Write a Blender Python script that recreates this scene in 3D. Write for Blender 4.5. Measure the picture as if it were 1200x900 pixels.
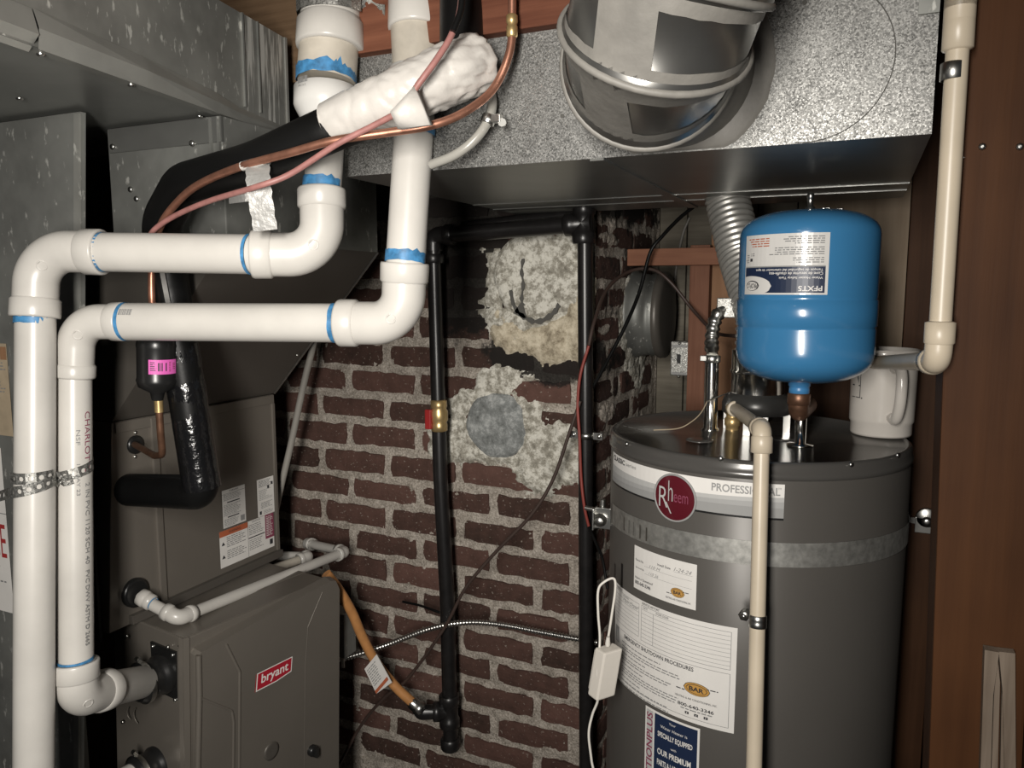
import bpy, bmesh, math, random
from mathutils import Vector, Matrix, noise

for _o in list(bpy.data.objects):
    bpy.data.objects.remove(_o, do_unlink=True)
SC = bpy.context.scene
COL = SC.collection
V = Vector
PI = math.pi
random.seed(7)

# ---------------------------------------------------------------- camera
cam_d = bpy.data.cameras.new('camera')
cam_d.sensor_width = 36.0
cam_d.lens = 27.0
cam_d.clip_start = 0.02
cam = bpy.data.objects.new('camera', cam_d)
COL.objects.link(cam)
cam.location = (0.0, 0.0, 1.75)
cam.rotation_euler = (math.radians(90 - 6.97), 0.0, math.radians(24.3))
SC.camera = cam

# ---------------------------------------------------------------- world and light
world = bpy.data.worlds.new('utility_closet')
SC.world = world
world.use_nodes = True
world.node_tree.nodes['Background'].inputs[0].default_value = (0.80, 0.88, 1.0, 1)
world.node_tree.nodes['Background'].inputs[1].default_value = 0.022

def area_light(name, loc, target, sx, sy, watts, color):
    d = bpy.data.lights.new(name, 'AREA')
    d.shape = 'RECTANGLE'
    d.size, d.size_y = sx, sy
    d.energy = watts
    d.color = color
    d.spread = math.radians(122)
    o = bpy.data.objects.new(name, d)
    COL.objects.link(o)
    o.location = loc
    o.rotation_euler = (V(target) - V(loc)).to_track_quat('-Z', 'Y').to_euler()
    return o
# the tall work light standing in the doorway just behind the photographer, aimed at the pipes
area_light('work_light', (-0.10, -0.30, 1.80), (-0.85, 1.15, 1.52), 0.15, 0.64, 18.0, (1.0, 0.955, 0.89))

SC.view_settings.view_transform = 'Standard'
SC.view_settings.look = 'None'
SC.view_settings.gamma = 1.0
SC.view_settings.use_curve_mapping = False
SC.view_settings.exposure = 0.0

# ---------------------------------------------------------------- materials
def _mat(name):
    m = bpy.data.materials.new(name)
    m.use_nodes = True
    nt = m.node_tree
    b = nt.nodes['Principled BSDF']
    return m, nt, b

def _coords(nt, scale):
    tc = nt.nodes.new('ShaderNodeNewGeometry')
    mp = nt.nodes.new('ShaderNodeMapping')
    nt.links.new(tc.outputs['Position'], mp.inputs[0])
    if not isinstance(scale, (tuple, list)):
        scale = (scale,) * 3
    mp.inputs['Scale'].default_value = scale
    return mp.outputs[0]

def _noise(nt, scale, detail=4, rough=.55, vec=None):
    n = nt.nodes.new('ShaderNodeTexNoise')
    n.inputs['Scale'].default_value = 1.0
    n.inputs['Detail'].default_value = detail
    n.inputs['Roughness'].default_value = rough
    nt.links.new(vec if vec is not None else _coords(nt, scale), n.inputs['Vector'])
    return n.outputs['Fac']

def _ramp(nt, fac, stops):
    r = nt.nodes.new('ShaderNodeValToRGB')
    e = r.color_ramp.elements
    while len(e) < len(stops):
        e.new(.5)
    for el, (p, c) in zip(e, stops):
        el.position = p
        el.color = (*c, 1) if len(c) == 3 else c
    nt.links.new(fac, r.inputs[0])
    return r.outputs[0]

def _bump(nt, b, fac, strength, dist=.002):
    n = nt.nodes.new('ShaderNodeBump')
    n.inputs['Strength'].default_value = strength
    n.inputs['Distance'].default_value = dist
    nt.links.new(fac, n.inputs['Height'])
    nt.links.new(n.outputs[0], b.inputs['Normal'])

def plain(name, col, rough=.5, metal=0., var=.12, scale=14., bump=0., bscale=120., coat=0., spec=.5):
    m, nt, b = _mat(name)
    b.inputs['Roughness'].default_value = rough
    b.inputs['Metallic'].default_value = metal
    b.inputs['Specular IOR Level'].default_value = spec
    b.inputs['Coat Weight'].default_value = coat
    b.inputs['Coat Roughness'].default_value = .12
    if var:
        f = _noise(nt, scale)
        lo = tuple(c * (1 - var) for c in col)
        hi = tuple(min(1, c * (1 + var * .6)) for c in col)
        nt.links.new(_ramp(nt, f, [(.3, lo), (.7, hi)]), b.inputs['Base Color'])
    else:
        b.inputs['Base Color'].default_value = (*col, 1)
    if bump:
        _bump(nt, b, _noise(nt, bscale), bump)
    return m

def galvanised(name, dark, light, rough=.42, metal=.75, cell=170., streak=None, bump=.35):
    """zinc spangle: flat crystals that differ in tone, gloss and tilt"""
    m, nt, b = _mat(name)
    b.inputs['Metallic'].default_value = metal
    vo = nt.nodes.new('ShaderNodeTexVoronoi')
    vo.inputs['Scale'].default_value = 1.0
    nt.links.new(_coords(nt, cell), vo.inputs['Vector'])
    sep = nt.nodes.new('ShaderNodeSeparateColor')
    nt.links.new(vo.outputs['Color'], sep.inputs[0])
    big = _noise(nt, 9 if streak is None else streak, 5, .6)
    mix = nt.nodes.new('ShaderNodeMath'); mix.operation = 'MULTIPLY_ADD'
    nt.links.new(sep.outputs[0], mix.inputs[0]); mix.inputs[1].default_value = .55
    mul = nt.nodes.new('ShaderNodeMath'); mul.operation = 'MULTIPLY'
    nt.links.new(big, mul.inputs[0]); mul.inputs[1].default_value = .7
    nt.links.new(mul.outputs[0], mix.inputs[2])
    nt.links.new(_ramp(nt, mix.outputs[0], [(.25, dark), (.85, light)]), b.inputs['Base Color'])
    rr = nt.nodes.new('ShaderNodeMapRange')
    nt.links.new(sep.outputs[1], rr.inputs[0])
    rr.inputs[3].default_value = rough * .65; rr.inputs[4].default_value = rough * 1.35
    nt.links.new(rr.outputs[0], b.inputs['Roughness'])
    _bump(nt, b, sep.outputs[2], bump, .0012)
    return m

def stained_zinc(name, base, spot, rough=.5, metal=.55, thr=.62):
    """old ducting: dull zinc with pale drips of white rust"""
    m, nt, b = _mat(name)
    b.inputs['Metallic'].default_value = metal
    b.inputs['Roughness'].default_value = rough
    f1 = _noise(nt, (60, 60, 5) if 'streak' in name else (62, 62, 26), 4, .6)
    f2 = _noise(nt, 7, 4, .6)
    c1 = _ramp(nt, f2, [(.3, tuple(c * .7 for c in base)), (.7, tuple(c * 1.25 for c in base))])
    k = _ramp(nt, f1, [(thr, (0, 0, 0)), (thr + .06, (1, 1, 1))])
    mx = nt.nodes.new('ShaderNodeMix'); mx.data_type = 'RGBA'
    nt.links.new(k, mx.inputs[0]); nt.links.new(c1, mx.inputs[6])
    mx.inputs[7].default_value = (*spot, 1)
    nt.links.new(mx.outputs[2], b.inputs['Base Color'])
    _bump(nt, b, f2, .25, .004)
    return m

def wood(name, dark, light, rough=.6, axis=2, scale=1.):
    m, nt, b = _mat(name)
    b.inputs['Roughness'].default_value = rough
    b.inputs['Specular IOR Level'].default_value = .12
    sc = [70. * scale] * 3
    sc[axis] = 3.2 * scale
    f = _noise(nt, tuple(sc), 5, .62)
    g = _noise(nt, 5., 3)
    ad = nt.nodes.new('ShaderNodeMath'); ad.operation = 'MULTIPLY_ADD'
    nt.links.new(g, ad.inputs[0]); ad.inputs[1].default_value = .5
    mu = nt.nodes.new('ShaderNodeMath'); mu.operation = 'MULTIPLY'
    nt.links.new(f, mu.inputs[0]); mu.inputs[1].default_value = .55
    nt.links.new(mu.outputs[0], ad.inputs[2])
    nt.links.new(_ramp(nt, ad.outputs[0], [(.36, dark), (.66, light)]), b.inputs['Base Color'])
    _bump(nt, b, f, .35, .0015)
    return m

def masonry(name, stops, rnd=False, lump=False, soot=1.0, bump=.7, bscale=130., soil=None):
    """fired clay / mortar, carrying the chimney's soot stain (a stain with a place and shape of its own)"""
    m, nt, b = _mat(name)
    b.inputs['Roughness'].default_value = .92
    b.inputs['Specular IOR Level'].default_value = .25
    f = _noise(nt, 26., 6, .65)
    g = _noise(nt, 210., 3, .6)
    fm = nt.nodes.new('ShaderNodeMath'); fm.operation = 'MULTIPLY_ADD'
    nt.links.new(g, fm.inputs[0]); fm.inputs[1].default_value = .0 if rnd else .62
    fq = nt.nodes.new('ShaderNodeMath'); fq.operation = 'MULTIPLY'
    nt.links.new(f, fq.inputs[0]); fq.inputs[1].default_value = 1. if rnd else .42
    nt.links.new(fq.outputs[0], fm.inputs[2])
    f = fm.outputs[0]
    if lump:
        f = _noise(nt, 38., 9, .78)
    fac = f
    if rnd:
        oi = nt.nodes.new('ShaderNodeObjectInfo')
        a = nt.nodes.new('ShaderNodeMath'); a.operation = 'MULTIPLY_ADD'
        nt.links.new(oi.outputs['Random'], a.inputs[0]); a.inputs[1].default_value = .42
        mu = nt.nodes.new('ShaderNodeMath'); mu.operation = 'MULTIPLY'
        nt.links.new(f, mu.inputs[0]); mu.inputs[1].default_value = .62
        nt.links.new(mu.outputs[0], a.inputs[2])
        fac = a.outputs[0]
    col = _ramp(nt, fac, stops)
    if rnd:                                     # crumbs of mortar left on the faces
        k = _ramp(nt, _noise(nt, (120, 120, 150), 3, .6), [(.63, (0, 0, 0)), (.70, (1, 1, 1))])
        mm = nt.nodes.new('ShaderNodeMix'); mm.data_type = 'RGBA'
        nt.links.new(k, mm.inputs[0]); nt.links.new(col, mm.inputs[6])
        mm.inputs[7].default_value = (.27, .225, .19, 1)
        col = mm.outputs[2]
    if soot:
        geo = nt.nodes.new('ShaderNodeNewGeometry')
        n = _noise(nt, 15., 5, .7)
        total = None
        for c, rx, rz, amp in (((-.93, 1.77, 1.84), .15, .20, 1.), ((-.72, 1.77, 1.585), .17, .07, .9),
                               ((-.56, 2.05, 1.7), .27, .55, .36), ((-.85, 1.77, 2.0), .5, .10, .9)):
            sb = nt.nodes.new('ShaderNodeVectorMath'); sb.operation = 'SUBTRACT'
            nt.links.new(geo.outputs['Position'], sb.inputs[0]); sb.inputs[1].default_value = c
            dv = nt.nodes.new('ShaderNodeVectorMath'); dv.operation = 'DIVIDE'
            nt.links.new(sb.outputs[0], dv.inputs[0]); dv.inputs[1].default_value = (rx, max(rx, .2) * 1.6, rz)
            ln = nt.nodes.new('ShaderNodeVectorMath'); ln.operation = 'LENGTH'
            nt.links.new(dv.outputs[0], ln.inputs[0])
            mr = nt.nodes.new('ShaderNodeMapRange')
            nt.links.new(ln.outputs['Value'], mr.inputs[0])
            mr.inputs[1].default_value = 1.5; mr.inputs[2].default_value = .4
            mr.inputs[3].default_value = 0.; mr.inputs[4].default_value = amp
            if total is None:
                total = mr.outputs[0]
            else:
                mx = nt.nodes.new('ShaderNodeMath'); mx.operation = 'MAXIMUM'
                nt.links.new(total, mx.inputs[0]); nt.links.new(mr.outputs[0], mx.inputs[1])
                total = mx.outputs[0]
        ad = nt.nodes.new('ShaderNodeMath'); ad.operation = 'ADD'
        nt.links.new(total, ad.inputs[0]); nt.links.new(n, ad.inputs[1])
        k = _ramp(nt, ad.outputs[0], [(.88, (0, 0, 0)), (1.0, (1, 1, 1))])
        sc = nt.nodes.new('ShaderNodeMath'); sc.operation = 'MULTIPLY'
        nt.links.new(k, sc.inputs[0]); sc.inputs[1].default_value = soot
        mm = nt.nodes.new('ShaderNodeMix'); mm.data_type = 'RGBA'
        nt.links.new(sc.outputs[0], mm.inputs[0]); nt.links.new(col, mm.inputs[6])
        mm.inputs[7].default_value = (.012, .011, .010, 1)
        col = mm.outputs[2]
    nt.links.new(col, b.inputs['Base Color'])
    _bump(nt, b, _noise(nt, bscale, 5, .65), bump, .003)
    return m

M = {}
M['pvc'] = plain('white_pvc', (.52, .50, .465), .30, var=.10, scale=9, spec=.5)
M['pvc_dull'] = plain('yellowed_pvc', (.46, .42, .355), .45, var=.2, scale=22)
M['pvc_new'] = plain('clean_pvc', (.60, .59, .565), .3, var=.04)
M['primer'] = plain('blue_primer', (.05, .20, .40), .5, var=.45, scale=90)
M['cpvc'] = plain('cream_cpvc', (.50, .43, .33), .36, var=.08)
M['zinc'] = galvanised('spangled_zinc', (.09, .09, .086), (.36, .357, .342), .5, .72, 560., bump=.6)
M['zinc_old'] = stained_zinc('stained_zinc', (.27, .27, .25), (.60, .60, .56), .5, .5, .6)
M['zinc_dark'] = stained_zinc('dull_dark_zinc', (.20, .203, .19), (.46, .46, .43), .5, .45, .62)
M['zinc_under'] = plain('dull_sheet_metal', (.19, .192, .182), .34, .55, .2, 6)
M['strap'] = galvanised('strap_zinc', (.17, .17, .16), (.42, .415, .39), .36, .8, 420., bump=.2)
M['mastic'] = plain('grey_duct_sealant', (.20, .19, .172), .55, var=.18, scale=30, bump=.5, bscale=45)
M['elbow_metal'] = plain('elbow_zinc', (.30, .295, .28), .28, .9, .12, 12)
M['black_iron'] = plain('black_iron', (.012, .011, .011), .33, .0, .3, 40, spec=.5)
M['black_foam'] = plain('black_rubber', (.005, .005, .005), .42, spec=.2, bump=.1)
M['black_tape'] = plain('black_vinyl', (.006, .006, .0065), .16, spec=.6, bump=1., bscale=75)
M['black_plastic'] = plain('black_plastic', (.012, .012, .012), .3)
M['copper'] = plain('copper', (.42, .20, .135), .38, .75, .25, 60)
M['copper_dull'] = plain('tarnished_copper', (.20, .105, .065), .42, .7, .35, 60)
M['pink_cable'] = plain('dusty_red_cable', (.33, .15, .135), .5, var=.2, scale=70)
M['brass'] = plain('brass', (.60, .43, .20), .36, .75, .2, 60)
M['chrome'] = plain('chrome', (.66, .65, .62), .16, 1., .05)
M['steel'] = plain('bright_steel', (.55, .545, .52), .3, 1., .1, 40)
M['alu_flex'] = plain('aluminium_flex', (.50, .49, .46), .42, .7, .15, 30)
M['white_tape'] = plain('white_wrap', (.55, .525, .49), .32, var=.06, scale=30, bump=.5, bscale=60)
M['foil'] = plain('dull_foil', (.36, .355, .34), .4, .4, .2, 50, bump=.8, bscale=70)
M['cabinet'] = plain('brown_grey_paint', (.175, .157, .135), .38, .35, .06, 6, spec=.5)
M['cabinet_dark'] = plain('dark_brown_grey_paint', (.105, .095, .083), .42, .3, .08, 6)
M['heater'] = plain('heater_grey_paint', (.085, .079, .072), .36, .1, .05, 5, spec=.3)
M['heater_top'] = plain('heater_lid_grey', (.080, .076, .071), .22, .15, .05, 5)
M['hood'] = plain('draft_hood_grey', (.052, .051, .049), .32, .3, .1, 20)
M['blue'] = plain('blue_enamel', (.042, .185, .375), .22, .0, .05, 6, coat=.4)
M['blue_cap'] = plain('blue_plastic', (.05, .20, .42), .35, var=.05)
M['ceramic'] = plain('white_ceramic', (.58, .545, .50), .2, var=.04, coat=.3)
M['white'] = plain('white_print', (.72, .70, .67), .45, var=.03)
M['paper'] = plain('white_paper', (.68, .66, .63), .55, var=.04, scale=20)
M['grey_print'] = plain('grey_print', (.27, .27, .265), .6, var=0)
M['light_grey_print'] = plain('pale_grey_print', (.42, .42, .41), .5, var=0)
M['mid_grey_print'] = plain('mid_grey_print', (.33, .33, .325), .5, var=0)
M['ink'] = plain('black_ink', (.025, .025, .03), .6, var=0)
M['soft_ink'] = plain('faint_ink', (.20, .20, .20), .6, var=0)
M['navy'] = plain('navy_print', (.012, .022, .055), .4, var=0)
M['orange_print'] = plain('orange_print', (.44, .12, .055), .5, var=0)
M['gold_print'] = plain('gold_print', (.48, .26, .06), .5, var=0)
M['maroon'] = plain('maroon_enamel', (.085, .008, .014), .25, var=0, coat=.5)
M['logo_red'] = plain('logo_red', (.36, .016, .03), .4, var=0)
M['red_print'] = plain('red_print', (.34, .03, .03), .55, var=0)
M['wine_print'] = plain('wine_print', (.22, .045, .085), .55, var=0)
M['pink_print'] = plain('magenta_print', (.62, .11, .40), .5, var=0)
M['red_plastic'] = plain('red_handle', (.30, .02, .02), .4)
M['kraft'] = plain('kraft_paper', (.36, .29, .20), .7, var=.15, scale=30)
M['gas_hose'] = plain('orange_gas_hose', (.50, .235, .085), .42, var=.15, scale=40)
M['brown_cable'] = plain('brown_cable', (.05, .032, .026), .5)
M['grey_hose'] = plain('grey_hose', (.26, .245, .22), .5)
M['red_wire'] = plain('red_wire', (.22, .04, .03), .5)
M['clear_tube'] = plain('cloudy_vinyl_tube', (.33, .32, .29), .25, var=.1)
M['adapter'] = plain('white_adapter_plastic', (.66, .62, .56), .35, var=.03)
M['cord'] = plain('white_cord', (.62, .59, .54), .45, var=.03)
M['stud_red'] = wood('reddish_fir', (.12, .050, .030), (.21, .100, .063), axis=2)
M['brace_red'] = wood('reddish_fir_brace', (.14, .058, .035), (.25, .116, .07), axis=0)
M['header'] = wood('red_brown_header', (.085, .030, .018), (.18, .072, .042), axis=0)
M['joist'] = wood('brown_joist', (.10, .062, .036), (.20, .130, .078), axis=0)
M['post'] = wood('dark_brown_post', (.038, .0145, .0055), (.064, .0255, .0095), .6, axis=2, scale=.6)
M['post_dark'] = wood('dark_stud', (.035, .016, .008), (.06, .028, .014), axis=2)
M['tan_board'] = wood('tan_board', (.20, .105, .056), (.31, .175, .10), axis=2, scale=.5)
M['plywood'] = wood('old_plywood', (.24, .18, .125), (.38, .30, .22), axis=2, scale=.5)
M['old_board'] = wood('grey_weathered_board', (.13, .115, .090), (.25, .225, .18), axis=0)
M['shim'] = wood('weathered_split_wood', (.085, .062, .045), (.20, .16, .125), axis=2)
M['wall_dark'] = plain('dark_lath_wall', (.055, .036, .024), .8, var=.3, scale=8)
M['ceiling'] = plain('dark_subfloor', (.06, .04, .026), .85, var=.3, scale=6)
M['concrete'] = plain('concrete_floor', (.16, .15, .14), .85, var=.25, scale=6, bump=.4)
M['brick'] = masonry('old_red_brick', [(.22, (.036, .022, .017)), (.5, (.080, .043, .034)), (.8, (.125, .066, .053))], rnd=True, soot=.93)
M['mortar'] = masonry('grey_mortar', [(.34, (.14, .12, .10)), (.5, (.34, .30, .255)), (.64, (.55, .495, .435))], soot=.94, bump=1.6, bscale=170)
M['plaster'] = masonry('flue_plaster', [(.28, (.075, .066, .052)), (.47, (.33, .31, .26)), (.56, (.66, .64, .57))], lump=True, soot=.0, bump=1.8, bscale=70)
M['plaster_tan'] = masonry('tan_plaster', [(.36, (.20, .165, .115)), (.5, (.47, .41, .305)), (.6, (.62, .555, .43))], lump=True, soot=.0, bump=1., bscale=110)
M['cement'] = masonry('grey_cement_plug', [(.34, (.10, .105, .10)), (.5, (.22, .23, .225)), (.64, (.44, .45, .44))], lump=True, soot=.0, bump=.6, bscale=60)
M['belt'] = plain('seismic_belt_zinc', (.50, .495, .465), .42, .8, .3, 90)
M['trunk_under'] = plain('trunk_sheet_metal', (.34, .345, .325), .36, .4, .2, 5)
M['zinc_streak'] = stained_zinc('streaked_zinc', (.30, .30, .28), (.72, .72, .68), .5, .5, .5)
M['cleat'] = plain('folded_zinc', (.36, .36, .335), .4, .5, .15, 10)
M['gloss_paper'] = plain('glossy_label', (.66, .645, .62), .3, var=.03, coat=.8)
M['crack_and_shade'] = plain('dark_crack_and_shade', (.085, .082, .074), .9)

# ---------------------------------------------------------------- geometry helpers
def basis(axis, up=None):
    w = V(axis).normalized()
    u = V(up) if up is not None else (V((0, 0, 1)) if abs(w.z) < .9 else V((1, 0, 0)))
    a = u.cross(w)
    a.normalize()
    b = w.cross(a)
    return a, b, w

class MB:
    """a bag of faces that becomes ONE mesh object"""
    def __init__(s, mat=None):
        s.v, s.f, s.fm, s.fs = [], [], [], []
        s.mat = mat
    def add(s, verts, faces, mat=None, smooth=True):
        o = len(s.v)
        s.v.extend([V(p) for p in verts])
        for f in faces:
            s.f.append([i + o for i in f]); s.fm.append(mat or s.mat); s.fs.append(smooth)
        return s
    def tube(s, pts, r, seg=20, caps=True, mat=None, closed=False):
        pts = [V(p) for p in pts]
        n = len(pts)
        rs = r if isinstance(r, (list, tuple)) else [r] * n
        ring = []
        a = None
        for i in range(n):
            if closed:
                t = pts[(i + 1) % n] - pts[i - 1]
            else:
                t = pts[min(i + 1, n - 1)] - pts[max(i - 1, 0)]
            if t.length < 1e-9:
                t = pts[-1] - pts[0]
            t.normalize()
            if a is None:
                a = basis(t)[0]
            else:
                a = a - t * a.dot(t)
                a.normalize()
            b = t.cross(a)
            for k in range(seg):
                an = 2 * PI * k / seg
                ring.append(pts[i] + (a * math.cos(an) + b * math.sin(an)) * rs[i])
        fs = []
        for i in range(n if closed else n - 1):
            j = (i + 1) % n
            for k in range(seg):
                l = (k + 1) % seg
                fs.append((i * seg + k, i * seg + l, j * seg + l, j * seg + k))
        s.add(ring, fs, mat)
        if caps and not closed:
            s.add(ring[:seg], [list(range(seg))[::-1]], mat, False)
            s.add(ring[-seg:], [list(range(seg))], mat, False)
        return s
    def lathe(s, prof, o, axis, seg=28, mat=None, caps=True):
        a, b, w = basis(axis)
        o = V(o)
        vs = []
        for r, h in prof:
            for k in range(seg):
                an = 2 * PI * k / seg
                vs.append(o + w * h + (a * math.cos(an) + b * math.sin(an)) * max(r, 1e-5))
        fs = []
        for i in range(len(prof) - 1):
            for k in range(seg):
                l = (k + 1) % seg
                fs.append((i * seg + k, i * seg + l, (i + 1) * seg + l, (i + 1) * seg + k))
        s.add(vs, fs, mat)
        if caps:
            s.add(vs[:seg], [list(range(seg))[::-1]], mat, False)
            s.add(vs[-seg:], [list(range(seg))], mat, False)
        return s
    def hexa(s, bot, top, mat=None, bevel=0.):
        vs = [V(p) for p in bot] + [V(p) for p in top]
        fs = [(3, 2, 1, 0), (4, 5, 6, 7), (0, 1, 5, 4), (1, 2, 6, 5), (2, 3, 7, 6), (3, 0, 4, 7)]
        if bevel <= 0:
            return s.add(vs, fs, mat, False)
        bm = bmesh.new()
        bv = [bm.verts.new(p) for p in vs]
        for f in fs:
            bm.faces.new([bv[i] for i in f])
        bmesh.ops.recalc_face_normals(bm, faces=bm.faces)
        bmesh.ops.bevel(bm, geom=list(bm.edges), offset=bevel, segments=2, profile=.6, affect='EDGES')
        bm.verts.index_update()
        s.add([v.co.copy() for v in bm.verts], [[v.index for v in f.verts] for f in bm.faces], mat, False)
        bm.free()
        return s
    def box(s, lo, hi, mat=None, bevel=0.):
        (a, b, c), (d, e, f) = lo, hi
        return s.hexa([(a, b, c), (d, b, c), (d, e, c), (a, e, c)], [(a, b, f), (d, b, f), (d, e, f), (a, e, f)], mat, bevel)
    def prism(s, poly, h, fr, mat=None, inset=0.):
        """poly in the (u, v) of frame fr(u, v, n), extruded by h along n with a chamfered top"""
        n = len(poly)
        cx = sum(p[0] for p in poly) / n
        cy = sum(p[1] for p in poly) / n
        top = []
        for (x, y) in poly:
            d = math.hypot(x - cx, y - cy) or 1
            top.append((x - (x - cx) / d * inset, y - (y - cy) / d * inset))
        vs = [fr(x, y, 0) for x, y in poly] + [fr(x, y, h) for x, y in top]
        fs = [list(range(n, 2 * n))] + [(i, (i + 1) % n, n + (i + 1) % n, n + i) for i in range(n)]
        return s.add(vs, fs, mat, False)
    def ribbon(s, pts, widths, nrm, mat=None, thick=.0006):
        """thin strap: pts along the middle, widths = half-width vectors, nrm = normals"""
        n = len(pts)
        vs = []
        for p, w, k in zip(pts, widths, nrm):
            p, w, k = V(p), V(w), V(k)
            vs += [p - w, p + w, p + w - k * thick, p - w - k * thick]
        fs = []
        for i in range(n - 1):
            for q in range(4):
                r = (q + 1) % 4
                fs.append((i * 4 + q, i * 4 + r, (i + 1) * 4 + r, (i + 1) * 4 + q))
        fs += [(3, 2, 1, 0), tuple(range(4 * n - 4, 4 * n))]
        return s.add(vs, fs, mat, False)
    def mesh(s, name, base):
        me = bpy.data.meshes.new(name)
        b = V(base)
        me.from_pydata([tuple(p - b) for p in s.v], [], s.f)
        mats = []
        for m in s.fm:
            if m not in mats:
                mats.append(m)
        for m in mats:
            me.materials.append(m)
        ix = {m: i for i, m in enumerate(mats)}
        me.polygons.foreach_set('material_index', [ix[m] for m in s.fm])
        me.polygons.foreach_set('use_smooth', s.fs)
        me.update()
        return me

def bend(pts, r, n=9):
    """polyline with its corners rounded to radius r (or one radius per corner)"""
    pts = [V(p) for p in pts]
    out = [pts[0]]
    for i in range(1, len(pts) - 1):
        a, c, b = pts[i - 1], pts[i], pts[i + 1]
        ra = r[i - 1] if isinstance(r, (list, tuple)) else r
        u, w = (a - c), (b - c)
        lu, lw = u.length, w.length
        u.normalize(); w.normalize()
        ang = u.angle(w)
        if ang > PI - .02 or ra <= 0:
            out.append(c); continue
        t = min(ra / math.tan(ang / 2), lu * .499, lw * .499)
        rr = t * math.tan(ang / 2)
        mid = (u + w).normalized()
        ce = c + mid * (rr / math.sin(ang / 2))
        p0, p1 = c + u * t, c + w * t
        e0, e1 = (p0 - ce), (p1 - ce)
        tot = e0.angle(e1)
        for k in range(n + 1):
            f = k / n
            out.append(ce + (e0 * math.sin((1 - f) * tot) + e1 * math.sin(f * tot)) / math.sin(tot))
    out.append(pts[-1])
    return out

def spline(pts, n=8):
    """Catmull-Rom through the points"""
    P = [V(p) for p in pts]
    P = [P[0] * 2 - P[1]] + P + [P[-1] * 2 - P[-2]]
    out = []
    for i in range(1, len(P) - 2):
        for k in range(n):
            t = k / n
            out.append(.5 * ((2 * P[i]) + (P[i + 1] - P[i - 1]) * t + (2 * P[i - 1] - 5 * P[i] + 4 * P[i + 1] - P[i + 2]) * t * t
                             + (3 * P[i] - P[i - 1] - 3 * P[i + 1] + P[i + 2]) * t ** 3))
    out.append(P[-2])
    return out

def resample(pts, step):
    out = [V(pts[0])]
    acc = 0.
    for a, b in zip(pts, pts[1:]):
        a, b = V(a), V(b)
        L = (b - a).length
        while acc + L >= step:
            t = (step - acc) / L
            a = a + (b - a) * t
            out.append(a.copy())
            L = (b - a).length
            acc = 0.
        acc += L
    return out

# ---- printed matter
_tx = {}
def glyphs(body, bold=0.):
    key = (body, bold)
    if key not in _tx:
        c = bpy.data.curves.new('lettering', 'FONT')
        c.body = body
        c.offset = bold
        c.resolution_u = 3
        o = bpy.data.objects.new('lettering', c)
        COL.objects.link(o)
        dg = bpy.context.evaluated_depsgraph_get()
        me = o.evaluated_get(dg).to_mesh()
        vs = [(v.co.x, v.co.y) for v in me.vertices]
        fs = [list(p.vertices) for p in me.polygons]
        bpy.data.objects.remove(o, do_unlink=True)
        bpy.data.curves.remove(c)
        xs = [p[0] for p in vs] or [0, 1]; ys = [p[1] for p in vs] or [0, 1]
        _tx[key] = (vs, fs, min(xs), max(xs), min(ys), max(ys))
    return _tx[key]

class Sheet:
    """flat print on a surface: at(x, y, off) with x to the right, y down, in metres from its top left corner"""
    def __init__(s, mb, at, w, h, step=.02):
        s.mb, s.at, s.w, s.h, s.step = mb, at, w, h, step
    def rect(s, x0, y0, x1, y1, mat, off=.0):
        n = max(1, int(abs(x1 - x0) / s.step + .5))
        vs = []
        for i in range(n + 1):
            x = x0 + (x1 - x0) * i / n
            vs += [s.at(x, y0, off), s.at(x, y1, off)]
        s.mb.add(vs, [(2 * i, 2 * i + 1, 2 * i + 3, 2 * i + 2) for i in range(n)], mat, False)
    def poly(s, pts, mat, off=.0):
        """a convex outline, cut into upright strips so that it follows a curved surface"""
        x0 = min(p[0] for p in pts); x1 = max(p[0] for p in pts)
        n = max(1, int((x1 - x0) / s.step + .5)) if len(pts) < 12 else max(14, int((x1 - x0) / s.step + .5))
        xs = sorted(set([x0 + (x1 - x0) * i / n for i in range(n + 1)] + ([p[0] for p in pts] if len(pts) < 12 else [])))
        rows = []
        for x in xs:
            ys = []
            for (ax, ay), (bx, by) in zip(pts, pts[1:] + pts[:1]):
                if min(ax, bx) - 1e-9 <= x <= max(ax, bx) + 1e-9:
                    if abs(bx - ax) < 1e-9:
                        ys += [ay, by]
                    else:
                        ys.append(ay + (by - ay) * (x - ax) / (bx - ax))
            rows.append((x, min(ys), max(ys)))
        vs = []
        for x, a, b in rows:
            vs += [s.at(x, a, off), s.at(x, b, off)]
        s.mb.add(vs, [(2 * i, 2 * i + 1, 2 * i + 3, 2 * i + 2) for i in range(len(rows) - 1)], mat, False)
    def oval(s, cx, cy, rx, ry, mat, off=.0, n=28):
        s.poly([(cx + rx * math.cos(2 * PI * k / n), cy + ry * math.sin(2 * PI * k / n)) for k in range(n)], mat, off)
    def text(s, body, x, y, w, h, mat, off=.0003, bold=0., skew=0.):
        vs, fs, a, b, c, d = glyphs(body, bold)
        if not fs:
            return
        q = [s.at(x + ((p[0] - a) / (b - a) + skew * (p[1] - c) / (d - c)) * w, y + h - (p[1] - c) / (d - c) * h, off) for p in vs]
        s.mb.add(q, fs, mat, False)
    def lines(s, x, y, w, pitch, n, th, mat, off=.0003, ragged=.3, seed=1):
        r = random.Random(seed)
        for i in range(n):
            # a line of print too small to read: a run of word-length dashes
            px = x
            end = x + w * (1 - ragged * r.random())
            while px < end:
                l = min(th * r.uniform(2.2, 7.), end - px)
                s.rect(px, y + i * pitch, px + l, y + i * pitch + th, mat, off)
                px += l + th * 1.1

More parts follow.
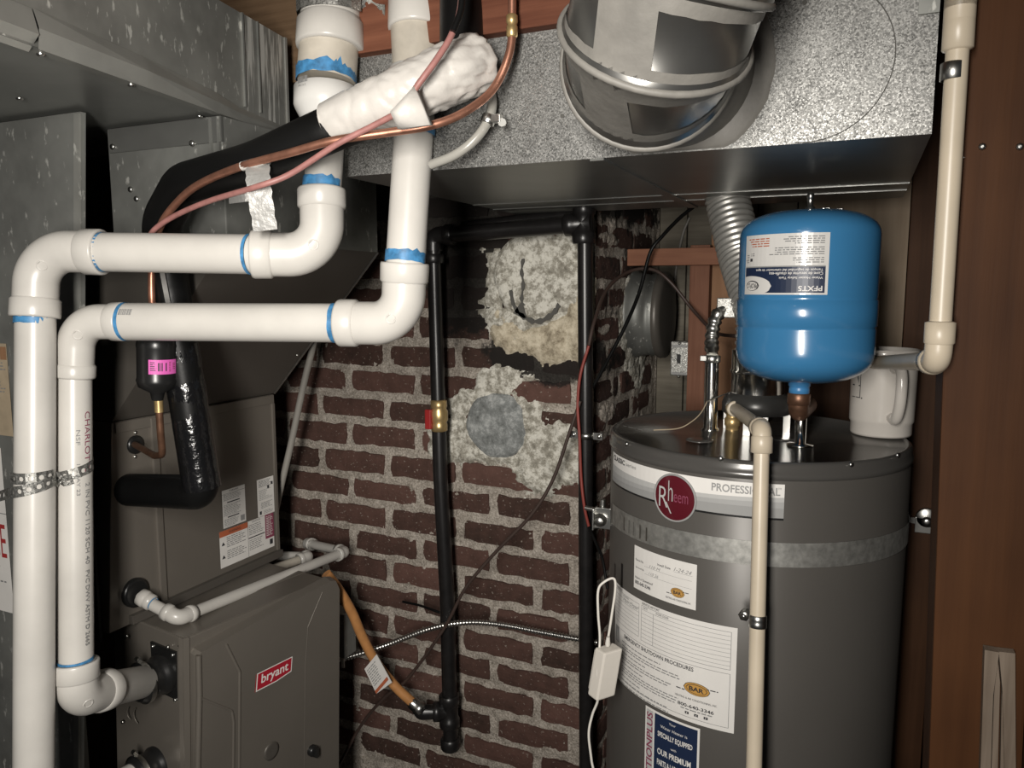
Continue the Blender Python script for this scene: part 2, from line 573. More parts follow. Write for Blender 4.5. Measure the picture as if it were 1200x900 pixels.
def on_cyl(c, th0, z0, flip=False, w=0, h=0):
    def at(x, y, off):
        if flip:
            x, y = w - x, h - y
        th = th0 + x / c[2]
        r = c[2] + .0006 + off
        return V((c[0] + math.cos(th) * r, c[1] + math.sin(th) * r, z0 - y))
    return at

def on_plane(o, ex, ey):
    o, ex, ey = V(o), V(ex).normalized(), V(ey).normalized()
    n = ey.cross(ex)
    return lambda x, y, off: o + ex * x + ey * y + n * (off + .0006)

# ---- things, parts, sub-parts
THINGS = []
class Part:
    def __init__(s, name, mb, label=None, kind=None):
        s.name, s.mb, s.label, s.kind, s.kids = name, mb, label, kind, []
    def sub(s, name, mb, label=None, kind=None):
        p = Part(name, mb, label, kind)
        s.kids.append(p)
        return p

class Thing:
    """an Empty at the thing's base with its parts; or, with mb, one mesh"""
    def __init__(s, name, label=None, cat=None, group=None, kind=None, mb=None):
        s.name, s.label, s.cat, s.group, s.kind, s.mb, s.kids = name, label, cat, group, kind, mb, []
        s.shared = []
        THINGS.append(s)
    def part(s, name, mb, label=None, kind=None):
        p = Part(name, mb, label, kind)
        s.kids.append(p)
        return p
    def build(s):
        vs = list(s.mb.v) if s.mb else []
        for k in s.kids:
            vs += k.mb.v
        xs = [p.x for p in vs]; ys = [p.y for p in vs]; zs = [p.z for p in vs]
        base = V(((min(xs) + max(xs)) / 2, (min(ys) + max(ys)) / 2, min(zs)))
        o = bpy.data.objects.new(s.name, s.mb.mesh(s.name, base) if s.mb else None)
        if not s.mb:
            o.empty_display_size = .05
        o.location = base
        COL.objects.link(o)
        for key, val in (('label', s.label), ('category', s.cat), ('group', s.group), ('kind', s.kind)):
            if val:
                o[key] = val
        for k in s.kids:
            s._child(k, o, base)
        for name, me, loc, rot, scl, host in s.shared:
            c = bpy.data.objects.new(name, me)
            c.parent = o
            c.location = V(loc) - base
            c.rotation_euler = rot
            c.scale = scl
            COL.objects.link(c)
        s.obj = o
    def _child(s, k, parent, base):
        c = bpy.data.objects.new(k.name, k.mb.mesh(k.name, base))
        c.parent = parent
        if k.label:
            c['label'] = k.label
        if k.kind:
            c['kind'] = k.kind
        COL.objects.link(c)
        for q in k.kids:
            s._child(q, c, base)
        return c

def screw(host, p, n, r=.004, mat=None):
    m = MB(mat or M['steel'])
    m.lathe([(r, 0), (r, .0015), (r * .8, .003), (r * .3, .0036)], p, n, 8)
    return host.part('screw', m) if isinstance(host, Thing) else host.sub('screw', m)

# ================================================================ the setting
def structure(name, mb, label=None):
    return Thing(name, label, None, None, 'structure', mb)

structure('floor', MB(M['concrete']).box((-2.3, -1.2, -.06), (.34, 2.6, 0)))
structure('ceiling', MB(M['ceiling']).box((-2.3, .2, 2.42), (.34, 2.6, 2.48)))
structure('wall_left', MB(M['wall_dark']).box((-2.3, .2, 0), (-2.2, 2.6, 2.42)))
structure('wall_right', MB(M['post_dark']).box((.2, .96, 0), (.3, 2.6, 2.42)))
structure('wall_front', MB(M['post_dark']).box((.236, 1.0, 0), (1.3, 1.09, 2.42)))
structure('trim_1', MB(M['post']).box((.236, .985, 0), (.34, 1.0, 2.42), None, .002))
wb = Thing('wall_back', None, None, None, 'structure')
wb.part('backing', MB(M['wall_dark']).box((-2.2, 2.47, 0), (.2, 2.55, 2.42)))
for i, (x0, x1) in enumerate(((-.58, -.497), (-.494, -.40), (-.397, -.29), (-.287, -.18), (-.177, -.07), (-.067, .04), (.043, .199))):
    wb.part('board', MB(M['old_board']).box((x0, 2.40 + .004 * (i % 2), .3), (x1, 2.47, 2.42), None, .003))

# ---------------------------------------------------------------- brick chimney
YW, XR = 1.77, -.581
PITCH = .0772
chim = Thing('chimney', 'old red brick chimney with wide grey mortar joints and soot stains', 'chimney')

def nz(x, y, z, s):
    return noise.noise(V((x * s, y * s, z * s)))

def mortar_height(u, z):
    return -.0028 + .0034 * nz(u, 3.1, z, 16.) + .0044 * nz(u, 7.7, z, 48.) + .0026 * nz(u, 1.3, z, 110.)

def mortar_face(fr, u0, u1, z0, z1, step):
    m = MB(M['mortar'])
    nu, nv = int((u1 - u0) / step), int((z1 - z0) / step)
    vs = []
    for j in range(nv + 1):
        z = z0 + (z1 - z0) * j / nv
        for i in range(nu + 1):
            u = u0 + (u1 - u0) * i / nu
            h = mortar_height(u, z)
            if i in (0, nu): h = 0
            vs.append(fr(u, z, h))
    fs = [(j * (nu + 1) + i, j * (nu + 1) + i + 1, (j + 1) * (nu + 1) + i + 1, (j + 1) * (nu + 1) + i) for j in range(nv) for i in range(nu)]
    return m.add(vs, fs)

front = lambda u, z, h: V((u, YW - h, z))            # u runs along +X
side = lambda u, z, h: V((XR + h, u, z))             # u runs along +Y
core = mortar_face(front, -1.72, XR, .30, 2.30, .0062)
core.mat = M['mortar']
s2 = mortar_face(side, YW, 2.40, .30, 2.30, .008)
core.add(s2.v, s2.f)
core.box((-1.72, YW + .02, .0), (XR - .02, 2.40, 2.30))
chim.part('mortar', core, 'pale grey mortar standing slightly uneven between the bricks')

def brick_mesh(seed, L, H, D=.05):
    """one worn brick: chipped outline, slightly lumpy face; local x along the wall, z up, face towards -y"""
    r = random.Random(seed)
    nx, nz_ = 9, 3
    vs = []
    for layer in (0, 1):
        for j in range(nz_ + 1):
            for i in range(nx + 1):
                x = (i / nx - .5) * L
                z = (j / nz_ - .5) * H
                edge = i in (0, nx) or j in (0, nz_)
                if layer == 0:
                    if j == 0: z += r.uniform(-.001, .006)
                    if j == nz_: z -= r.uniform(-.001, .006)
                    if i == 0: x += r.uniform(0, .006)
                    if i == nx: x -= r.uniform(0, .006)
                    y = (.0022 if edge else 0) + r.uniform(-.0006, .0006)
                    if i in (0, nx) and j in (0, nz_):
                        y += .002
                        x *= .985
                    vs.append((x, y, z))
                elif edge:
                    vs.append((x, D, z))
                else:
                    vs.append((x, D, z))
    W = nx + 1
    fs = []
    for j in range(nz_):
        for i in range(nx):
            fs.append((j * W + i, j * W + i + 1, (j + 1) * W + i + 1, (j + 1) * W + i))
    o = W * (nz_ + 1)
    loop = [i for i in range(W)] + [j * W + nx for j in range(1, nz_ + 1)] + [nz_ * W + i for i in range(nx - 1, -1, -1)] + [j * W for j in range(nz_ - 1, 0, -1)]
    for a, b in zip(loop, loop[1:] + loop[:1]):
        fs.append((a, a + o, b + o, b))
    me = bpy.data.meshes.new('brick')
    me.from_pydata(vs, [], fs)
    me.materials.append(M['brick'])
    return me

SM = [brick_mesh(20 + k, .204, .0590) for k in range(6)]       # stretchers
HM = [brick_mesh(50 + k, .098, .0590) for k in range(5)]       # headers and bats
rb = random.Random(3)
# the joints climb in steps of one course; z of the joint under each course
for row in range(25):
    zc = .3781 + (row + .5) * PITCH
    odd = row % 2
    x = -1.4040 - .2255 * 2 + (0. if odd else .0995)
    while x < XR - .03:
        x0, x1 = max(x, -1.715), min(x + .2255, XR)
        if x1 - x0 > .06:
            w = x1 - x0 - .0190
            long_ = w > .13
            me = rb.choice(SM if long_ else HM)
            chim.shared.append(('brick', me, ((x0 + x1) / 2, YW - .0030 + rb.uniform(-.0030, .0012), zc + rb.uniform(-.002, .002)),
                                (rb.uniform(-.012, .012), rb.uniform(-.014, .014), rb.uniform(-.01, .01)),
                                (w / (.204 if long_ else .098), 1, rb.uniform(.92, 1.06)), None))
        x += .2255
    y = YW
    seq = [.098, .204, .204, .098] if odd else [.204, .204, .098, .098]
    for L in seq:
        me = rb.choice(SM if L > .13 else HM)
        if y + L < 2.40:
            chim.shared.append(('brick', me, (XR + .0026 + rb.uniform(-.002, .002), y + L / 2 + .006, zc + rb.uniform(-.003, .003)),
                                (0, rb.uniform(-.014, .014), PI / 2 + rb.uniform(-.01, .01)), (1, 1, rb.uniform(.9, 1.02)), None))
        y += L + .02

# plaster patches smeared round two blocked flue holes
def patch(name, blobs, amp, mat, seed, fr=front, rough=.35, cut=None, step=.0058, label=None):
    us = [b[0] for b in blobs]; zs = [b[1] for b in blobs]
    pad = .08
    u0 = min(b[0] - b[2] for b in blobs) - pad; u1 = max(b[0] + b[2] for b in blobs) + pad
    z0 = min(b[1] - b[3] for b in blobs) - pad; z1 = max(b[1] + b[3] for b in blobs) + pad
    nu, nv = int((u1 - u0) / step), int((z1 - z0) / step)
    vs, idx, fs = [], {}, []
    def hgt(u, z):
        k = max(1 - math.hypot((u - b[0]) / b[2], (z - b[1]) / b[3]) for b in blobs)
        k += rough * nz(u, seed, z, 11.) + rough * .55 * nz(u, seed + 3, z, 34.)+ rough * .3 * nz(u, seed + 5, z, 80.)
        if cut:
            k = min(k, cut(u, z))
        return k
    def vert(i, j):
        if (i, j) not in idx:
            u, z = u0 + i * step, z0 + j * step
            k = hgt(u, z)
            h = amp * (1 - math.exp(-max(k, 0) * 7)) + .0055 * nz(u, seed, z, 26.) + .0042 * nz(u, seed, z, 62.) + .002 * nz(u, seed, z, 130.) - .004
            idx[i, j] = len(vs)
            vs.append(fr(u, z, h if k > .0 else -.002))
        return idx[i, j]
    for j in range(nv):
        for i in range(nu):
            if u0 + (i + 1) * step > XR + .002 and fr is front:
                continue
            if hgt(u0 + (i + .5) * step, z0 + (j + .5) * step) > 0:
                fs.append((vert(i, j), vert(i + 1, j), vert(i + 1, j + 1), vert(i, j + 1)))
    return MB(mat).add(vs, fs)

up = (-0.7342, 1.77, 1.7395)
lo = (-0.8282, 1.77, 1.4002)
pl = chim.part('plaster', patch('plaster', [(up[0], up[2] + .01, .145, .15), (up[0] + .10, up[2] + .06, .11, .12), (up[0] - .10, up[2] - .03, .075, .08)],
                                .013, M['plaster'], 2.2), 'whitish plaster smeared around the upper blocked flue hole')
pl2 = chim.part('plaster', patch('plaster', [(lo[0], lo[2] + .01, .165, .145), (lo[0] - .14, lo[2] - .05, .09, .07), (lo[0] + .14, lo[2] - .07, .15, .11)],
                                 .013, M['plaster'], 9.4), 'whitish plaster smeared around the lower blocked flue hole')
tan_c = (-0.7294, 1.77, 1.6699)
chim.part('plaster', patch('plaster', [(tan_c[0] + .01, tan_c[2], .145, .10), (tan_c[0] + .10, tan_c[2] + .02, .07, .11)], .021, M['plaster_tan'], 4.1, rough=.22,
                           cut=lambda u, z: (math.hypot(u - up[0] + .005, z - up[2] - .045) - .112) * 9),
          'tan mortar crescent under the upper flue plug')
def plug(c, r, mat, lift, seed):
    m = MB(mat)
    n, k = 36, 7
    vs = [front(c[0], c[2], lift)]
    for j in range(1, k + 1):
        for i in range(n):
            a = 2 * PI * i / n
            rr = r * j / k * (1 + (.06 * nz(math.cos(a), math.sin(a), seed, 2.) if j > 4 else 0))
            u, z = c[0] + rr * math.cos(a), c[2] + rr * math.sin(a)
            h = lift * (1 if j < k else .2) + .002 * nz(u, seed, z, 40.)
            vs.append(front(u, z, h))
    fs = [(0, 1 + i, 1 + (i + 1) % n) for i in range(n)]
    for j in range(k - 1):
        for i in range(n):
            a, b = 1 + j * n + i, 1 + j * n + (i + 1) % n
            fs.append((a, a + n, b + n, b))
    return m.add(vs, fs)
pu = chim.part('flue_plug', plug((up[0] - .002, 0, up[2] + .045), .112, M['plaster'], .018, 3.3), 'cracked pale plug of the upper flue hole')
ck = MB(M['crack_and_shade'])
cr = [(-0.759, 1.747, 1.8267), (-0.7635, 1.747, 1.7957), (-0.7589, 1.747, 1.7645), (-0.7634, 1.747, 1.729), (-0.7588, 1.747, 1.7123)]
ck.ribbon(spline(cr, 4), [V((.0035 + .002 * math.sin(i * 1.7), 0, 0)) for i in range(17)], [V((0, -1, 0))] * 17, None, .002)
tri = [(-0.7609, 1.7465, 1.7249), (-0.7862, 1.7465, 1.6931), (-0.7562, 1.7465, 1.6809), (-0.7493, 1.7465, 1.6831)]
ck.add(tri, [(0, 1, 2, 3)], None, False)
ck.ribbon(spline([(-0.7932, 1.7465, 1.7499), (-0.7839, 1.7465, 1.7121), (-0.7585, 1.7465, 1.6851), (-0.7197, 1.7465, 1.6731), (-0.6817, 1.7465, 1.6923), (-0.6642, 1.7465, 1.7152)], 5), [V((.004 * math.cos(i * .13), 0, .0055 * math.sin(.25 + i * .10) + .003 * math.sin(i * 2.1))) for i in range(26)], [V((0, -1, 0))] * 26, None, .002)  # shadow crescent below the plug, painted as a dark ribbon
pu.sub('crack_and_shade', ck, 'dark cracks running down the plug, with a painted shadow crescent under it')
chim.part('flue_plug', plug((-0.8404, 1.77, 1.4038), .088, M['cement'], .020, 6.1), 'smooth grey cement plug of the lower flue hole')

# the metal thimble sticking out of the chimney's right cheek
th = Thing('flue_thimble', 'capped dusty flue thimble sticking out of the right cheek of the chimney', 'flue cap')
tc0 = (-0.581, 2.1144, 1.6809)
ty, tz = tc0[1] + .02, tc0[2]
t1 = MB(M['zinc_dark'])
t1.lathe([(.128, 0), (.128, .006), (.118, .010), (.112, .05), (.116, .056), (.112, .062), (.110, .075)], (XR, ty, tz), (1, 0, 0), 40)
th.part('collar', t1)
t2 = MB(M['cabinet_dark'])
t2.lathe([(.119, 0), (.121, .006), (.119, .018), (.10, .022), (.04, .026), (.001, .026)], (XR + .073, ty, tz), (1, 0, 0), 40)
th.part('cap', t2, 'dark rimmed cap')
side_p = patch('plaster', [(ty - .02, tz - .03, .13, .17), (ty + .02, tz - .12, .08, .12)], .012, M['plaster'], 5.5, fr=side, rough=.3)
chim.part('plaster', side_p, 'grey plaster collar on the right cheek')

for by_, bz_, ry_, rz_, sd_ in ((1.86, 1.99, .10, .016, 1.1), (1.85, 1.875, .09, .014, 2.7), (1.83, 1.655, .06, .018, 3.9), (1.87, 1.44, .07, .02, 6.6), (1.9, 1.97, .02, .09, 8.1)):
    chim.part('plaster', patch('plaster', [(by_, bz_, ry_, rz_)], .009, M['mortar'], sd_, fr=side, rough=.5, step=.0045), 'whitish crust in the joints of the right cheek')

# ---------------------------------------------------------------- framing timber
def timber(name, lo, hi, mat, label, cat='beam', bevel=.002):
    return Thing(name, label, cat, mb=MB(M[mat]).box(lo, hi, None, bevel))

timber('ceiling_header', (-.735, 1.03, 2.112), (.075, 1.075, 2.42), 'header', 'red-brown timber header above the shiny overhead duct')
timber('ceiling_joist', (-2.15, 1.30, 2.17), (-.90, 1.345, 2.42), 'joist', 'rough brown ceiling joist above the stained duct, left of the wide pipe coupling')
bx0, bx1 = (-0.5517, 1.94, 1.8368), (-0.3162, 1.94, 1.8326)
timber('wall_brace', (bx0[0], 1.94, (-0.4519, 1.94, 1.8117)[2]), (-.06, 1.978, (-0.453, 1.94, 1.8541)[2]), 'brace_red', 'short reddish horizontal brace beside the chimney, left of the ribbed flex duct')
sx0, sx1 = (-0.3962, 1.965, 1.6206), (-0.347, 1.965, 1.6219)
timber('wall_stud', (sx0[0], 1.965, .0), (sx1[0], 2.0, 1.862), 'stud_red', 'reddish vertical stud under the brace, left of the corrugated connector', 'stud')
tb0, tb1 = (-0.3528, 2.01, 1.619), (-0.1959, 2.01, 1.6233)
timber('tan_board', (tb0[0], 2.01, .0), (tb1[0], 2.03, 1.93), 'tan_board', 'wide tan board just right of the reddish vertical stud', 'board')
pw0 = (-0.0789, 2.02, 1.7704)
timber('plywood_sheet', (pw0[0] - .04, 2.02, 1.56), (.10, 2.035, 2.1), 'plywood', 'cream stained plywood panel behind the blue tank', 'panel')
timber('plywood_sheet', (pw0[0] - .14, 2.03, .9), (.10, 2.045, 1.555), 'post_dark', 'dark brown lower panel behind the mug', 'panel')
timber('wall_stud', (.082, 1.745, 0), (.165, 1.785, 2.42), 'post_dark', 'dark narrow stud behind the right edge of the heater, carrying the strap bracket', 'stud')
p_ = MB(M['post'])
p_.hexa([(.137, 1.0, 0), (.232, 1.0, 0), (.232, 1.09, 0), (.137, 1.09, 0)], [(.068, 1.0, 2.42), (.163, 1.0, 2.42), (.163, 1.09, 2.42), (.068, 1.09, 2.42)], None, .003)
post = Thing('door_post', 'broad dark brown timber post at the right edge, behind the cream pipe', 'post')
post.part('post', p_)
screw(post, (0.1126, 1.0, 1.9056), (0, -1, 0), .0042)
screw(post, (0.1475, 1.0, 1.903), (0, -1, 0), .0042)
screw(post, (0.0925, 1.0, 1.9426), (0, -1, 0), .0018)
screw(post, (0.0954, 1.0, 1.895), (0, -1, 0), .0018)
# the split scrap of wood leaning on the post
sh = MB(M['shim'])
fs_ = lambda pts, y: [V((p[0], y, p[2])) for p in pts]
for poly, y in (([(0.1492, 0.99, 1.3413), (0.1634, 0.99, 1.3411), (0.161, 0.99, 1.2888), (0.1668, 0.99, 1.1329), (0.1567, 0.99, 1.1298)], .984),
                ([(0.1634, 0.99, 1.3411), (0.1791, 0.99, 1.3422), (0.1935, 0.99, 1.1411), (0.1836, 0.99, 1.138), (0.1696, 0.99, 1.2981)], .986),
                ([(0.163, 0.99, 1.3349), (0.1676, 0.99, 1.3028), (0.1752, 0.99, 1.1355), (0.1685, 0.99, 1.1335), (0.1629, 0.99, 1.2861)], .9905),
                ([(0.1701, 0.99, 1.2909), (0.176, 0.99, 1.2527), (0.1852, 0.99, 1.1386), (0.1778, 0.99, 1.1363)], .9895)):
    f_, b_ = fs_(poly, y), fs_(poly, .9985)
    n_ = len(f_)
    sh.add(f_ + b_, [list(range(n_)), list(range(2 * n_ - 1, n_ - 1, -1))] + [(i, i + n_, (i + 1) % n_ + n_, (i + 1) % n_) for i in range(n_)], None, False)
Thing('wood_scrap', 'split grey-brown scrap of wood against the lower right post', 'wood scrap', mb=sh)

# ---------------------------------------------------------------- ducts
def duct_screw(t, p, n):
    return screw(t, p, n, .0055)

# overhead duct along the wall
od = Thing('overhead_duct', 'bright spangled rectangular duct running across the top, dark underneath', 'duct')
m = MB(M['zinc'])
X0, X1, Z0, Z1 = -.770, .066, 1.932, 2.165
m.add([(X0, 1.05, Z0), (X1, 1.05, Z0), (X1, 1.05, Z1), (X0, 1.05, Z1)], [(0, 1, 2, 3)], None, False)
m.add([(X0, 1.05, Z0), (X0, 1.735, Z0), (X0, 1.735, Z1), (X0, 1.05, Z1)], [(0, 3, 2, 1)], None, False)
m.add([(X1, 1.05, Z0), (X1, 1.735, Z0), (X1, 1.735, Z1), (X1, 1.05, Z1)], [(0, 1, 2, 3)], None, False)
m.add([(X0, 1.735, Z0), (X1, 1.735, Z0), (X1, 1.735, Z1), (X0, 1.735, Z1)], [(0, 3, 2, 1)], None, False)
m.add([(X0, 1.05, Z1), (X1, 1.05, Z1), (X1, 1.735, Z1), (X0, 1.735, Z1)], [(0, 1, 2, 3)], None, False)
od.part('shell', m)
m = MB(M['zinc_under'])
m.add([(X0, 1.05, Z0), (X1, 1.05, Z0), (X1, 1.735, Z0), (X0, 1.735, Z0)], [(3, 2, 1, 0)], None, False)
for y in (1.50, 1.60):
    m.box((X0, y, Z0 - .0015), (X1, y + .012, Z0 + .001))
m.box((-.355, 1.051, Z0 - .003), (-.335, 1.73, Z0 + .001))
od.part('underside', m, 'dark dull underside of the duct with cross seams')
arc = MB(M['crack_and_shade'])
ac = (-0.0727, 1.049, 2.0282)
arc.tube([V((ac[0] + .0955 * math.cos(a), 1.0495, ac[2] + .0955 * math.sin(a))) for a in [1.05 - 2.75 * k / 40 for k in range(41)]], .0007, 6)
od.part('scribed_circle', arc, 'thin circle scribed on the duct face')
hole = MB(M['crack_and_shade'])
for p in ((-0.3959, 1.0492, 1.9933), (-0.0808, 1.0492, 2.0993)):
    hole.lathe([(.003, 0), (.003, .0008)], p, (0, -1, 0), 10)
od.part('screw_hole', hole)
tab = MB(M['zinc_dark'])
tab.box((0.0441, 1.046, 2.067), tuple(a + b for a, b in zip((0.0659, 1.046, 2.1074), (0, .004, 0))))
od.part('sheet_tab', tab, 'small dark metal tab at the upper right of the duct')

# round take-off elbow
el = Thing('duct_elbow', 'large round sheet metal elbow curving up out of the overhead duct', 'duct elbow')
ec = V((-0.2316, 1.05, 2.0351))
RE = .099
flm = MB(M['mastic'])
n_ = 48
ring = []
for k in range(n_):
    a = 2 * PI * k / n_
    r = RE * (1.20 + .05 * nz(math.cos(a), math.sin(a), 5., 1.6) + .02 * nz(math.cos(a), math.sin(a), 2., 9.))
    px, pz = ec.x + r * math.cos(a) * 1.02, ec.z + r * math.sin(a)
    ring.append(V((px, 1.05, max(pz, Z0 + .002))))
inner = [V((ec.x + RE * .86 * math.cos(2 * PI * k / n_), 1.043, ec.z + RE * .86 * math.sin(2 * PI * k / n_))) for k in range(n_)]
mid = [(a * .86 + b * .14) - V((0, .004, 0)) for a, b in zip(ring, inner)]
flm.add(ring + mid + inner, [(k, (k + 1) % n_, (k + 1) % n_ + n_, k + n_) for k in range(n_)] + [(k + n_, (k + 1) % n_ + n_, (k + 1) % n_ + 2 * n_, k + 2 * n_) for k in range(n_)])
el.part('sealant_flange', flm, 'smeared matte grey sealant around the take-off')
# gores: straight rings whose mitred joints turn from the duct face up and to the right
cen = [V((-0.2474, 0.9475, 2.0234)), V((-0.2165, 0.8559, 2.02)), V((-0.1918, 0.8232, 2.0634))]
cen += [cen[-1] + V((.045, -.01, .10)), cen[-1] + V((.085, .005, .23))]
dirs = [V((.28, -.94, .05)).normalized(), V((.38, -.62, .68)).normalized(), V((.36, -.30, .88)).normalized(), V((.32, -.05, .94)).normalized(), V((.3, .05, .95)).normalized()]
def ring_at(i, r):
    n = dirs[i]
    a, b, w = basis(n, (1, 0, 0))
    return [cen[i] + (a * math.cos(2 * PI * k / 48) + b * math.sin(2 * PI * k / 48)) * r for k in range(48)]
fr0 = basis((0, -1, 0), (1, 0, 0))
cl = MB(M['mastic'])
r1_ = ring_at(0, RE * .985)
r0_ = [ec + (fr0[0] * math.cos(2 * PI * k / 48) + fr0[1] * math.sin(2 * PI * k / 48)) * RE * .985 for k in range(48)]
cl.add(r0_ + r1_, [(k, (k + 1) % 48, 48 + (k + 1) % 48, 48 + k) for k in range(48)])
el.part('collar', cl)
for i in range(4):
    g = MB(M['elbow_metal'])
    d = (cen[i + 1] - cen[i]).normalized()
    r0, r1 = ring_at(i, RE), ring_at(i + 1, RE)
    vs = []
    for t, dr in ((0, .004), (.05, .005), (.1, .0), (.9, 0), (.95, .005), (1., .004)):
        for k in range(48):
            p = r0[k].lerp(r1[k], t)
            q = cen[i].lerp(cen[i + 1], t)
            vs.append(p + (p - q).normalized() * dr)
    g.add(vs, [(j * 48 + k, j * 48 + (k + 1) % 48, (j + 1) * 48 + (k + 1) % 48, (j + 1) * 48 + k) for j in range(5) for k in range(48)])
    gp = el.part('gore', g)
    bd = MB(M['mastic'])
    rr = ring_at(i, RE + .0045)
    bd.tube(rr, .0042, 8, closed=True)
    gp.sub('bead', bd, 'raised seam bead')
# brushed sealant patches on the second gore: seam band and border
def gore_patch(i, k0, k1, t0, t1, lift=.0014):
    m = MB(M['mastic'])
    r0, r1 = ring_at(i, RE + lift), ring_at(i + 1, RE + lift)
    vs = []
    for k in range(k0, k1 + 1):
        for t in (t0, (t0 + t1) / 2, t1):
            tt = t + .02 * nz(k, t, i, 1.7)
            vs.append(r0[k % 48].lerp(r1[k % 48], tt))
    n = k1 - k0
    return m.add(vs, [(3 * j + q, 3 * j + 3 + q, 3 * j + 4 + q, 3 * j + 1 + q) for j in range(n) for q in range(2)])

for i, (ta, tb) in enumerate(((.06, .94), (.04, .96), (.04, .96))):
    r0 = ring_at(i, RE)
    eye = (V((0, 0, 1.75)) - cen[i]).normalized()
    kf = max(range(48), key=lambda k: (r0[k] - cen[i]).normalized().dot(eye))
    for k0, k1, t0, t1 in ((-14, 16, ta, ta + .16), (-14, 16, tb - .20, tb), (-5, 0, ta, tb), (13, 17, ta, tb)):
        el.part('sealant', gore_patch(i, kf + k0 + 48, kf + k1 + 48, t0, t1), 'brushed grey sealant over the seams')

# stained trunk duct, top left
tr = Thing('trunk_duct', 'large stained zinc trunk duct at top left with a folded lower edge', 'duct')
a0, a1 = (-0.9521, 0.6843, 2.05), (-1.0442, 1.2394, 2.05)
dx = (a1[0] - a0[0]) / (a1[1] - a0[1])
xa = lambda y: a0[0] + dx * (y - a0[1])
yN, yF = .30, a1[1]
TZ = 2.235
m = MB(M['zinc_old'])
m.add([(xa(yN), yN, 2.05), (xa(yF), yF, 2.05), (xa(yF), yF, TZ), (xa(yN), yN, TZ)], [(0, 1, 2, 3)], None, False)
m.add([(-2.15, yN, 2.05), (xa(yN), yN, 2.05), (xa(yN), yN, TZ), (-2.15, yN, TZ)], [(0, 1, 2, 3)], None, False)
m.add([(-2.15, yF, 2.05), (xa(yF), yF, 2.05), (xa(yF), yF, TZ), (-2.15, yF, TZ)], [(3, 2, 1, 0)], None, False)
m.add([(-2.15, yN, TZ), (xa(yN), yN, TZ), (xa(yF), yF, TZ), (-2.15, yF, TZ)], [(0, 1, 2, 3)], None, False)
tr.part('shell', m)
m = MB(M['trunk_under'])
m.add([(-2.15, yN, 2.05), (xa(yN), yN, 2.05), (xa(yF), yF, 2.05), (-2.15, yF, 2.05)], [(3, 2, 1, 0)], None, False)
tr.part('underside', m, 'smooth dark underside of the trunk duct')
# tapered cleat folded along the lower edge
cb = (-1.1625, 1.1954, 2.12)
m = MB(M['cleat'])
pts = [(a0[1] - .02, .045, .010), (.85, .040, .014), (1.02, .030, .008), (1.08, .020, .006), (yF, .016, .005)]
vs = []
for y, h, o in pts:
    x = xa(y)
    vs += [(x + .0015, y, 2.05 + h), (x + o, y, 2.05 + h * .45), (x + .006, y, 2.046), (x - .012, y, 2.046)]
m.add(vs, [(4 * i + q, 4 * i + 4 + q, 4 * i + 5 + q, 4 * i + 1 + q) for i in range(len(pts) - 1) for q in range(3)], None, False)
tr.part('edge_cleat', m, 'shiny folded cleat along the lower edge')
m = MB(M['cleat'])
yj = a0[1] - .022
m.add([(xa(.3) + .0015, .3, 2.088), (xa(yj) + .0015, yj, 2.094), (xa(yj) + .012, yj, 2.062), (xa(.3) + .012, .3, 2.062), (xa(.3) - .01, .3, 2.044), (xa(yj) - .01, yj, 2.044)],
      [(3, 2, 1, 0), (4, 5, 2, 3)], None, False)
tr.part('edge_cleat', m)
m = MB(M['zinc_dark'])
for y, w in ((1.098, .004), (1.145, .003)):
    m.box((xa(y) - .002, y, 2.075), (xa(y) + .004, y + w, TZ))
tr.part('standing_seam', m)
m = MB(M['zinc_streak'])
m.add([(xa(1.10) + .0015, 1.10, 2.066), (xa(yF) + .0015, yF, 2.066), (xa(yF) + .0015, yF, TZ), (xa(1.10) + .0015, 1.10, TZ)], [(0, 1, 2, 3)], None, False)
m.box((xa(yF) - .003, yF - .004, 2.052), (xa(yF) + .005, yF + .002, TZ))
tr.part('end_sheet', m, 'pale streaked sheet at the far end')
for p in ((-0.9583, 0.6781, 2.046), (-0.9797, 0.8285, 2.046), (-1.0481, 1.0209, 2.046), (-1.2065, 0.8136, 2.046)):
    duct_screw(tr, p, (0, 0, -1))

# plenum and transition above the coil cabinet
pn = Thing('plenum', 'dull dark zinc plenum behind the black insulated line, under the trunk duct', 'plenum')
m = MB(M['zinc_dark'])
XP = -1.008
YA, YB = 1.03, 1.49
m.box((-1.288, YA, 1.835), (XP, YB, 2.045), None, .002)
pn.part('box', m)
zs = (-1.0967, 1.03, 2.0014)[2]
m = MB(M['zinc_under'])
m.box((-1.28, YA - .004, zs), (XP + .002, YA, 2.044))
pn.part('flange_band', m, 'smooth band along the top of the plenum')
m = MB(M['zinc_dark'])
for px in (247, 261):
    q = (-1.0313, 1.03, 2.0265)
    x = q[0] + (px - 248) * .0013
    m.box((x, YA - .006, zs - .1), (x + .004, YA, 2.043))
pn.part('standing_seam', m)
m = MB(M['cabinet_dark'])
prof = [(-1.325, 1.494), (XP, 1.835), (-1.34, 1.835), (-1.75, 1.494)]
f_ = [V((x, YA, z)) for x, z in prof]; b_ = [V((x, YB, z)) for x, z in prof]
m.add(f_ + b_, [(0, 1, 2, 3), (7, 6, 5, 4)] + [(i, i + 4, (i + 1) % 4 + 4, (i + 1) % 4) for i in range(4)], None, False)
m.tube([(-1.325, YB, 1.494), (XP, YB, 1.835)], .003, 6, mat=M['steel'])
pn.part('transition', m, 'dark sloping transition down to the coil cabinet')
for p in ((-1.2696, 1.025, 2.012), (-1.0731, 1.025, 2.0032), (-1.2206, 1.029, 1.9163), (-1.2346, 1.029, 1.9338)):
    duct_screw(pn, p, (0, -1, 0))
